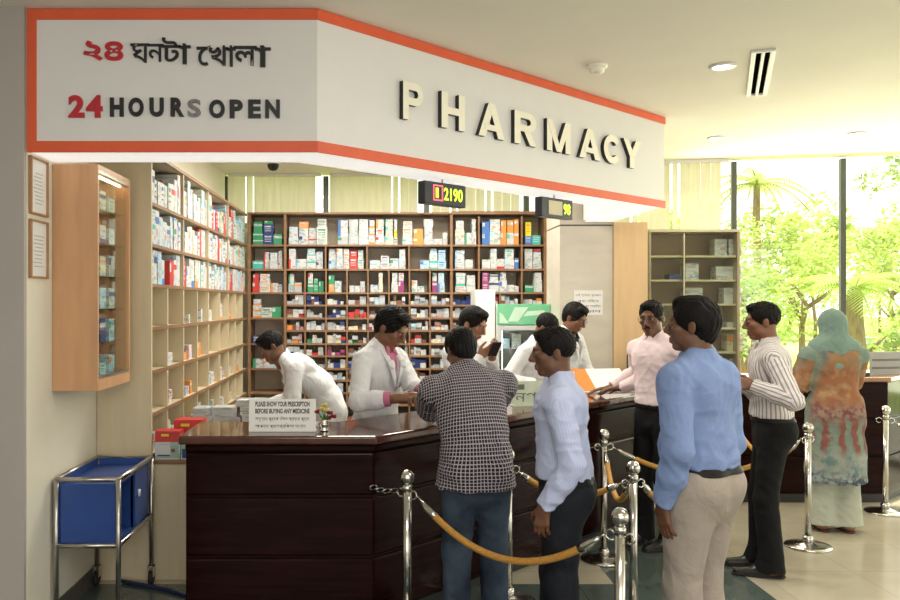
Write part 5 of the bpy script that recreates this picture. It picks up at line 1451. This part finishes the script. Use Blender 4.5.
        vz = iv[:, 2]; vz = np.where(vz > 1.30, 1.30 + np.hypot(vz-1.30, np.maximum(0, .115-np.abs(iv[:, 1]))*np.clip((vz-1.30)/.06, 0, 1)), vz)
        u = U[q]; u = u - np.round((u-Uc[:, None])/(2*PI*.155))*(2*PI*.155); uv[:, :, 0] = u*(1-wy) + tgt*wy; uv[:, :, 1] = vz[q]
        segs = []
        for gi, (S, E, W, f, n, cu, th, sg) in enumerate(arms.values()):
            for (a, b, l0) in ((S, E, 0), (E, W, .295)):
                ax = unit(b-a); L_ = np.linalg.norm(b-a)
                def par(X):
                    t = (X-a) @ ax; r = X-a-np.clip(t, 0, L_)[:, None]*ax; return t, r
                t, r = par(C); d = np.linalg.norm(r, axis=1)-.052
                d = np.where(t < .03 if l0 == 0 else t < -.05, d+.06, d)
                m = d < best; best[m] = d[m]
                ref = unit(V3(0, 1, .2)-ax*np.dot(V3(0, 1, .2), ax)); rf2 = np.cross(ax, ref)
                tv, rv = par(pts); an = np.arctan2(rv @ rf2, rv @ ref)*.055; ac = np.arctan2(r @ rf2, r @ ref)*.055
                uu = an[q]; uu = uu-np.round((uu-ac[:, None])/(2*PI*.055))*(2*PI*.055)
                uv[m, :, 0] = uu[m]; uv[m, :, 1] = (tv+l0)[q][m]
        return uv.reshape(-1, 2)
    def sleeves(grow, cuff=.0, upto=None, loose=0):
        T = []
        for S, E, W, f, n, cu, th, sg in arms.values():
            ax = unit(W-E)
            if upto == 'elbow':
                T += [Cone(S, E, .050*bw+grow, .050*bw+grow+loose, k=.03, clips=((E - unit(E-S)*.02, unit(E-S)),))]
                continue
            cp = W + ax*(-.012-cuff)
            T += [Cone(S, E, .050*bw+grow, .043*bw+grow, k=.03), Cone(E, E+(W-E)*.4, .043*bw+grow, .041*bw+grow, k=.02), Cone(E+(W-E)*.4, W, .041*bw+grow, .030+grow*.8, k=.02, clips=((cp, ax),)),
                  Cone(cp-ax*.055, cp-ax*.008, .0335+grow*.8, .0335+grow*.8, k=.006, clips=((cp, ax),))]
        return T
    def shirt(name, m, hem=.985, grow=.010, tuck=True, collar=True, amp=.007, sleeve=True, cuff=0, open_v=False, upto=None, flare=0, seed_=0, lam=.11):
        hp0 = B.c(hem) if hem > .80 else None
        dn = -(B.rot(hem) @ V3(0, 0, 1))
        if hem < .80: hp0 = B.c(.80) + V3(0, 0, hem-.80); dn = V3(0, 0, -1)
        clip = ((hp0, dn),)
        T = torso(grow, clips=clip)
        if tuck:
            T.append(Cone(B(0, -.008, hem+.025), B(0, -.006, hem+.07), .136*bw+grow, .128*bw+grow, 1.17, .86, B.rot(1.0)[:, 0], clips=clip))
        if not tuck and hem < .86:
            low = B.c(.86); bot = hp0
            T.append(Cone(low, bot - V3(0, 0, .05), .132*bw+grow, .140*bw+grow+.016+flare, 1.22*hipw, .98, B.rot(.86)[:, 0], clips=clip))
        if sleeve: T += sleeves(grow, cuff, upto)
        if collar:
            nt_ = Rn @ V3(0, 0, 1)
            cn = unit(B.rot(1.48)@V3(0, .30, 1))
            a = nb - nt_*.01; b = nb + nt_*.060; bc = nb + nt_*.024
            T.append(Cone(a, b, .0655, .0635, 1.04, 1.04, k=.004, clips=((bc - nt_*.006, cn),)))
            ct = bc + cn*0
            for sg in (-1, 1):
                p0 = B(sg*.020, .058, 1.442); p1 = B(sg*.052, .086, 1.388)
                T.append(Cone(p0, p1, .019, .010, 1, .55, k=.006))
        if open_v:
            T.append(Cone(B(0, .15, 1.22), B(0, .11, 1.46), .012, .062, .9, 1.6, B.rot(1.4)[:, 0], k=.008, neg=True))
        pts, q = mesh_field(T, vox/s, .02, amp, seed+seed_, lam)
        return make_mesh(name, pts*s, q, m, root, uv=uvmap(pts, q))
    def trousers(name, m, waist=.975, hemr=.062, grow=.010, amp=.004, hemz=.035, thigh=.094):
        wp = B.c(waist); up = B.rot(waist) @ V3(0, 0, 1)
        T = torso(grow, z1=1.0, clips=((wp, up),))[0:2] + [p.grown(grow+.004) for p in [Ell(B(sg*.065*hipw, -.055, .895), np.array((.088, .085, .10))*bw, clips=((wp, up),)) for sg in (-1, 1)]]
        for Hj, K, An, sg in legs.values():
            T += [Cone(Hj, K, thigh*bw, (.068 if not lady else .085)*bw, 1, 1.02, k=.035), Cone(K, An+V3(0, -.01, -.05), .068*bw if not lady else .085, hemr, 1, 1.08, k=.03, clips=((V3(0, 0, hemz), V3(0, 0, -1)),))]
            yw = math.radians(feet_yaw[0 if sg > 0 else 1]); fd = rotz(yw) @ V3(0, 1, 0)
            T += [Cone(An+V3(0, 0, .05), An+fd*.035-V3(0, 0, .03), hemr*.9, hemr*.92, k=.02, clips=((V3(0, 0, hemz), V3(0, 0, -1)),))]
        pts, q = mesh_field(T, vox/s, .02, amp, seed+9, .13)
        return make_mesh(name, pts*s, q, m, root, uv=pts[q][:, :, [0, 2]].reshape(-1, 2))
    def belt():
        a, b = B.c(.952), B.c(.987); up = B.rot(.97) @ V3(0, 0, 1)
        T = [p.grown(.017) for p in torso(0, z0=.8, z1=1.15)[:2]] + [Ell(B(sg*.065*hipw, -.055, .90), np.array((.088, .085, .095))*bw).grown(.017) for sg in (-1, 1)]
        if belly: T.append(Ell(B(0, .055+belly*.3, 1.05), (.125, .075+belly, .14)).grown(.012))
        pts, q = mesh_field(T, .005, .02, clips=((b, up), (a, -up)))
        make_mesh('belt', pts*s, q, BELT, root)
    def shoes(m=SHOE):
        for Hj, K, An, sg in legs.values():
            yw = math.radians(feet_yaw[0 if sg > 0 else 1]); Rz = rotz(yw); fd = Rz @ V3(0, 1, 0); e = Rz @ V3(1, 0, 0)
            b = V3(An[0], An[1], 0)
            T = [Cone(b - fd*.045 + V3(0, 0, .045), b + fd*.06 + V3(0, 0, .042), .041, .044, .95, 1.05, e), Cone(b + fd*.06 + V3(0, 0, .032), b + fd*.185 + V3(0, 0, .02), .046, .034, 1.05, .72, e), Cone(b + V3(0, -.01, .06), b + V3(0, -.01, .105), .043, .041)]
            pts, q = mesh_field(T, .005, .02, clips=((V3(0, 0, .012/1), V3(0, 0, -1)),))
            so = make_mesh('shoe', pts*s, q, m, root)
            T = [Cone(b - fd*.045 + V3(0, 0, .03), b + fd*.06 + V3(0, 0, .03), .044, .046, .95, 1, e), Cone(b + fd*.06 + V3(0, 0, .022), b + fd*.188 + V3(0, 0, .018), .047, .037, 1.05, .9, e)]
            pts, q = mesh_field(T, .005, .01, clips=((V3(0, 0, .002), V3(0, 0, -1)), (V3(0, 0, .017), V3(0, 0, 1))))
            make_mesh('sole', pts*s, q, SOLE, so)
    ctx = dict(root=root, B=B, s=s, arms=arms, legs=legs, hp=hp, RH=RH, hs=hs, nb=nb, hc=hc, torso=torso, sleeves=sleeves, uvmap=uvmap, vox=vox)
    kind = o.get('kind', 'shirt')
    if kind == 'shirt':
        shirt('shirt', o['top'], hem=o.get('hem', .985), grow=o.get('grow', .010), tuck=o.get('tuck', True), amp=o.get('amp', .008))
    elif kind == 'coat':
        shirt('shirt', o.get('inner', CL_PINKCOLLAR), hem=1.15, grow=.003, sleeve=False, amp=0, tuck=False)
        shirt('lab_coat', o['top'], hem=o.get('hem', .60), grow=.015, tuck=False, collar=o.get('collar', False), open_v=True, cuff=o.get('cuff', 0), seed_=3, flare=.02, amp=.008)
        for sg in (-1, 1):   # turned back lapels
            T = [Cone(B(sg*.012, .142, 1.21), B(sg*.060, .128, 1.345), .010, .030, 1, .28, B.rot(1.3) @ V3(1, 0, 0)), Cone(B(sg*.060, .128, 1.345), B(sg*.070, .035, 1.435), .028, .020, 1, .35, B.rot(1.3) @ V3(1, 0, 0))]
            pts, q = mesh_field(T, .004, .01); make_mesh('lapel', pts*s, q, o['top'], root, uv=np.zeros((len(q)*4, 2)))
        if o.get('cuffs'):
            for S, E, W, f, n, cu, th, sg in arms.values():
                ax = unit(W-E); T = [Cone(W-ax*(o['cuff']+.06), W-ax*(o['cuff']-.025), .046, .044, k=.005, clips=((W-ax*(o['cuff']-.025), ax),))]
                pts, q = mesh_field(T, .005, .005); make_mesh('shirt_cuff', pts*s, q, o['inner'], root, uv=np.zeros((len(q)*4, 2)))
    if o.get('legs'):
        trousers('trousers', o['legs'], waist=o.get('waist', .978 if o.get('tuck', True) else .88), hemr=o.get('hemr', .062), thigh=o.get('thigh', .094 if kind != 'coat' else .088), grow=.010 if kind != 'coat' else .0)
        if o.get('belt'): belt()
        shoes(o.get('shoe', SHOE))
    return ctx

def local(loc, heading, p):
    """world point -> the person's local frame"""
    a = -math.radians(heading-90); d = np.array(p, float)-np.array(loc, float); c, sn = math.cos(a), math.sin(a)
    return (c*d[0]-sn*d[1], sn*d[0]+c*d[1], d[2])
def ldir(heading, v):
    a = -math.radians(heading-90); c, sn = math.cos(a), math.sin(a); return (c*v[0]-sn*v[1], sn*v[0]+c*v[1], v[2])

def at_px(x, y, Y):
    return ((x-380)*Y/850, Y, 1.7-(y-304)*Y/850)

# ------------------------------------------------------------------ the people, from the viewer inwards
# 1 man in the blue shirt and khaki trousers, seen from behind, turned to the left
lc, hd = (1.40, 3.72, 0), 128
person('man in a plain blue shirt and khaki trousers standing nearest, seen from behind', lc, hd, H=1.735, lean=2, head=(22, -2, 0), skin_='dark', hair='full', seed=11, build=1.06, belly=.02,
       L=dict(w=local(lc, hd, at_px(663, 505, 3.62)), e=(-.5, -1, 0), f=ldir(hd, (.05, -.05, -1)), n=ldir(hd, (.9, .4, 0)), curl=.55),
       R=dict(w=(.17, .16, .90), e=(.1, -.7, -1), f=(-.2, .5, -1), n=(-1, 0, 0), curl=.6),
       feet=((.11, .03), (-.11, -.02)), outfit=dict(top=CL_BLUE, legs=CL_KHAKI, belt=True, amp=.014, grow=.016, hemr=.098, thigh=.110), vox=.005)
# 2 man in the pale blue shirt and navy trousers
lc, hd = (.835, 3.88, 0), 163
person('man in a pale blue shirt and navy trousers, profile to the left, waiting', lc, hd, H=1.60, lean=3, head=(12, 3, 0), skin_='dark', hair='short', seed=12, build=1.06,
       L=dict(w=local(lc, hd, at_px(544, 508, 3.74)), e=(-.3, -1, -.1), f=ldir(hd, (-.15, 0, -1)), n=ldir(hd, (.5, .9, 0)), curl=.65),
       R=dict(w=(.21, .03, .752), e=(.8, -.5, 0), curl=.5),
       feet=((.10, .06), (-.10, -.05)), outfit=dict(top=CL_LIGHTBLUE, legs=CL_NAVY, belt=True, amp=.013, grow=.014), vox=.005)
# 3 man in the checked shirt leaning on the counter
lc, hd = (.485, 4.30, 0), 98
person('man in a navy and white checked shirt and jeans leaning on the counter', lc, hd, H=1.62, lean=23, side=-3, head=(12, 6, 0), skin_='dark', hair='full', seed=13, build=1.12,
       L=dict(w=local(lc, hd, (.30, 4.86, 1.07)), e=(-1, .1, -.9), f=ldir(hd, (.9, .5, 0)), n=(0, 0, -1), curl=.4),
       R=dict(w=local(lc, hd, (.66, 5.10, 1.075)), e=(1, .1, -.7), f=ldir(hd, (-.6, .8, 0)), n=(0, 0, -1), curl=.4),
       feet=((.11, .02), (-.11, -.04)), outfit=dict(top=CL_CHECK, legs=CL_JEANS, tuck=False, hem=.82, amp=.013, grow=.021, hemr=.07), vox=.005)
# 4 man in the pink shirt at the far end of the counter
lc, hd = (1.95, 5.98, 0), 208
person('man with glasses in a pale pink shirt, hands on the counter end', lc, hd, H=1.735, lean=5, twist=0, head=(24, 4, 0), skin_='dark', hair='short', beard='moustache', glasses=True, seed=14,
       R=dict(w=local(lc, hd, (1.72, 6.33, 1.075)), e=(.8, -.8, -.9), f=ldir(hd, (-1, .1, -.1)), n=(0, 0, -1), curl=.3),
       L=dict(w=local(lc, hd, (1.76, 6.20, 1.09)), e=(-.5, -.8, -1), f=ldir(hd, (-1, .35, -.12)), n=(0, 0, -1), curl=.35),
       feet=((.10, .02), (-.10, -.02)), outfit=dict(top=CL_PINK, legs=CL_BLACK, belt=True, amp=.008, grow=.014))
# 5 man in the striped shirt
lc, hd = (2.47, 5.38, 0), 163
person('man in a white shirt with grey stripes and black trousers, profile to the left', lc, hd, H=1.72, lean=3, head=(2, 3, 0), skin_='mid', hair='short', seed=15, build=.98,
       L=dict(w=local(lc, hd, (2.285, 5.22, 1.20)), e=(-.5, -1, -.3), f=ldir(hd, (-1, .1, .15)), n=ldir(hd, (.1, .9, -.2)), curl=.6),
       R=dict(w=local(lc, hd, (2.26, 5.42, 1.21)), e=(.5, -1, -.3), f=ldir(hd, (-1, -.2, .1)), n=ldir(hd, (.0, -.9, -.2)), curl=.6),
       feet=((.11, .05), (-.10, .01)), outfit=dict(top=CL_STRIPE, legs=CL_BLACK, belt=True, amp=.013, grow=.014, hemr=.068), feet_yaw=(4, -2))
# 6 assistant in the middle, white coat with pink cuffs
lc, hd = (-.02, 5.38, 0), 322
person('pharmacy assistant in a white coat with pink collar and cuffs, looking down at his hands', lc, hd, H=1.70, lean=7, head=(8, 26, 0), skin_='mid', hair='full', seed=16, headscale=1.06,
       R=dict(w=local(lc, hd, (.12, 4.98, 1.15)), e=(.8, -1, -.5), f=ldir(hd, (1, .0, .05)), n=ldir(hd, (0, .6, -.6)), curl=.75),
       L=dict(w=local(lc, hd, (.27, 5.03, 1.17)), e=(-.6, -.6, -.8), f=ldir(hd, (-.6, -.7, .0)), n=ldir(hd, (0, -.3, -.9)), curl=.75),
       outfit=dict(kind='coat', top=CL_WHITE, inner=CL_PINKCOLLAR, cuffs=True, cuff=.085, legs=CL_BLACK))
# 7 assistant bending towards the left rack
lc, hd = (-.40, 6.45, 0), 186
person('pharmacy assistant in a white coat bending forward towards the left shelves', lc, hd, H=1.68, lean=56, head=(6, -22, 0), neckf=-14, skin_='dark', hair='short', seed=17,
       R=dict(w=(.20, .52, .90), e=(.4, -1, -.3), f=(0, .5, -1), curl=.5), L=dict(w=(-.16, .50, .90), e=(-.4, -1, -.3), f=(0, 1, -.06), n=(0, 0, -1), curl=.25),
       outfit=dict(kind='coat', top=CL_WHITE, inner=CL_LIGHTBLUE, legs=CL_BLACK))
# 8 young assistant behind the checked shirt man
lc, hd = (.60, 6.22, 0), 322
person('young man behind the counter looking down at the phone in his raised hands', lc, hd, H=1.70, lean=6, head=(4, 20, 0), skin_='light', hair='full', seed=18,
       R=dict(w=local(lc, hd, (.70, 5.97, 1.335)), e=(.8, -.6, -.9), f=ldir(hd, (.75, -.3, .45)), n=ldir(hd, (.1, .7, .5)), curl=.7),
       L=dict(w=local(lc, hd, (.80, 6.05, 1.32)), e=(-.8, -.6, -.9), f=ldir(hd, (.2, -.6, .6)), n=ldir(hd, (-.6, .1, .5)), curl=.7),
       outfit=dict(kind='coat', top=CL_WHITE, inner=CL_WHITE, legs=CL_BLACK), vox=.006)
# 9 assistant in white behind the pale blue shirt man
lc, hd = (1.23, 6.88, 0), 318
person('assistant in a white coat behind the counter, half hidden by the pale blue shirt man', lc, hd, H=1.66, lean=10, head=(10, 26, 0), skin_='mid', hair='crop', seed=19,
       R=dict(w=local(lc, hd, (1.22, 6.58, 1.08)), e=(.8, -1, -.5), f=ldir(hd, (.6, -.6, 0)), n=(0, 0, -1)), L=dict(w=local(lc, hd, (1.36, 6.64, 1.08)), e=(-.8, -.6, -.5), f=ldir(hd, (.2, -.8, 0)), n=(0, 0, -1)),
       outfit=dict(kind='coat', top=CL_WHITE, inner=CL_WHITE, legs=CL_BLACK, collar=True), vox=.006)
# 10 assistant with glasses
lc, hd = (1.58, 7.38, 0), 318
person('assistant with glasses in a white coat in front of the grey column, looking down', lc, hd, H=1.735, lean=9, head=(2, 20, 0), skin_='mid', hair='full', glasses=True, seed=20,
       R=dict(w=local(lc, hd, (1.46, 7.04, 1.08)), e=(.8, -1, -.5), f=ldir(hd, (.6, -.6, 0)), n=(0, 0, -1)), L=dict(w=local(lc, hd, (1.80, 7.10, 1.08)), e=(-.8, -.6, -.5), f=ldir(hd, (.0, -.8, 0)), n=(0, 0, -1)),
       outfit=dict(kind='coat', top=CL_WHITE, inner=CL_NAVY, legs=CL_BLACK), vox=.006)
# 11 the woman in the sea green headscarf
lc, hd = (3.40, 6.36, 0), 88
c = person('woman in a sea green headscarf and a long colourful printed tunic, back to the viewer', lc, hd, H=1.66, lean=3, head=(6, 8, 0), skin_='light', hair='none', seed=21, lady=True, build=1.08, hipw=1.2,
       R=dict(w=(.10, .38, 1.06), e=(.55, -.6, -1), f=(-.2, 1, .1), n=(0, 0, -1)), L=dict(w=(-.22, .26, .94), e=(-.5, -1, -.6), f=(.2, 1, .1), n=(0, 0, -1)),
       feet=((.09, .0), (-.08, .03)), outfit=dict(kind='none'))
def dress(c):
    B, s, root, hp, RH, hs, nb, legs = (c[k] for k in ('B', 's', 'root', 'hp', 'RH', 'hs', 'nb', 'legs'))
    clip = ((V3(0, 0, .40), V3(0, .06, -1)),)
    T = c['torso'](.014, clips=clip) + c['sleeves'](.016, 0, 'elbow', .008)
    T += [Cone(B(0, -.01, .95), V3(0, -.02, .62), .150, .175, 1.22, .95, (1, 0, 0), clips=clip, k=.05), Cone(V3(0, -.02, .62), V3(0, -.03, .25), .175, .205, 1.16, .92, (1, 0, 0), clips=clip, k=.05)]
    pts, q = mesh_field(T, .0055/s, .025, .009, 5, .15)
    make_mesh('tunic', pts*s, q, CL_TUNIC, root, uv=c['uvmap'](pts, q))
    T = []
    for Hj, K, An, sg in legs.values():
        T += [Cone(Hj, K, .10, .095, k=.04), Cone(K, An+V3(0, 0, -.03), .095, .115, 1, .9, k=.05, clips=((V3(0, 0, .055), V3(0, 0, -1)),))]
    pts, q = mesh_field(T, .0055/s, .03, .006, 6, .12)
    make_mesh('trousers', pts*s, q, CL_SHALWAR, root, uv=pts[q][:, :, [0, 2]].reshape(-1, 2))
    E_ = lambda cc, r, **k: Ell(hp(*cc), np.array(r)*hs, RH, **k)
    T = [E_((0, -.022, .034), (.090, .112, .098)), Cone(hp(0, -.035, .0), B(0, -.03, 1.44), .092, .100, 1.02, .95, B.rot(1.4)[:, 0], k=.05),
         Cone(B(-.115, -.012, 1.40), B(.115, -.012, 1.40), .082, .082, k=.05), Cone(B(0, -.035, 1.42), B(-.02, -.075, 1.30), .10, .085, 1.2, .6, B.rot(1.3)[:, 0], k=.05),
         Cone(B(0, .03, 1.42), B(0, .085, 1.28), .09, .08, 1.3, .6, B.rot(1.3)[:, 0], k=.05), Cone(B(-.10, .0, 1.40), B(-.20, .03, 1.22), .07, .05, .9, 1.2, k=.04),
         E_((0, .105, -.028), (.055, .065, .088), k=.012, neg=True)]
    pts, q = mesh_field(T, .0055/s, .03, .007, 8, .10)
    make_mesh('headscarf', pts*s, q, CL_AQUA, root, uv=pts[q][:, :, [0, 2]].reshape(-1, 2))
    for Hj, K, An, sg in legs.values():
        b = V3(An[0], An[1], 0)
        pts, q = mesh_field([Cone(b + V3(0, -.05, .03), b + V3(0, .16, .03), .042, .046, 1, 1, (1, 0, 0))], .005, .01, clips=((V3(0, 0, .003), V3(0, 0, -1)), (V3(0, 0, .016), V3(0, 0, 1))))
        so = make_mesh('sandal', pts*s, q, SANDAL, root)
        MB().tube([tuple((b+V3(.04*math.cos(a), .09, .012+.055*math.sin(a)))*s) for a in [k*PI/8 for k in range(9)]], .006, 6).build('strap', SANDAL, so)
dress(c)
# phone in the young man's hands
r = thing('phone', 'small dark phone held by the young man behind the counter', 'phone', (.80, 5.93, 1.385), math.radians(20))
MB().cbox((0, 0, 0), (.07, .010, .13), Matrix.Rotation(math.radians(40), 3, 'X')).build('case', M_black, r, bevel=.003)

# 12 seated person behind the far counter, mostly hidden by the striped shirt man
lc, hd = (3.66, 8.02, 0), 255
person('person in orange seated behind the far counter, nearly hidden by the striped shirt man', lc, hd, H=1.62, lean=8, squat=.40, head=(0, 8, 0), skin_='light', hair='short', seed=31, feet=((.10, .34), (-.10, .34)),
       R=dict(w=(.12, .28, .78), e=(.6, -1, -.5), f=(-.3, 1, 0), n=(0, 0, -1)), L=dict(w=(-.12, .28, .78), e=(-.6, -1, -.5), f=(.3, 1, 0), n=(0, 0, -1)), outfit=dict(top=CL_ORANGE, legs=CL_NAVY), vox=.008)
r = thing('stool', 'dark round stool under the person behind the far counter', 'stool', (3.66+.03, 8.02+.03, 0))
MB().lathe([(0, .34), (.15, .34), (.16, .36), (.15, .385), (0, .39)], seg=24).build('seat', M_black, r)
for k in range(4):
    a = PI/4+k*PI/2; MB().tube([(.10*math.cos(a), .10*math.sin(a), .345), (.16*math.cos(a), .16*math.sin(a), .0)], .012, 8).build('leg', M_steel, r)
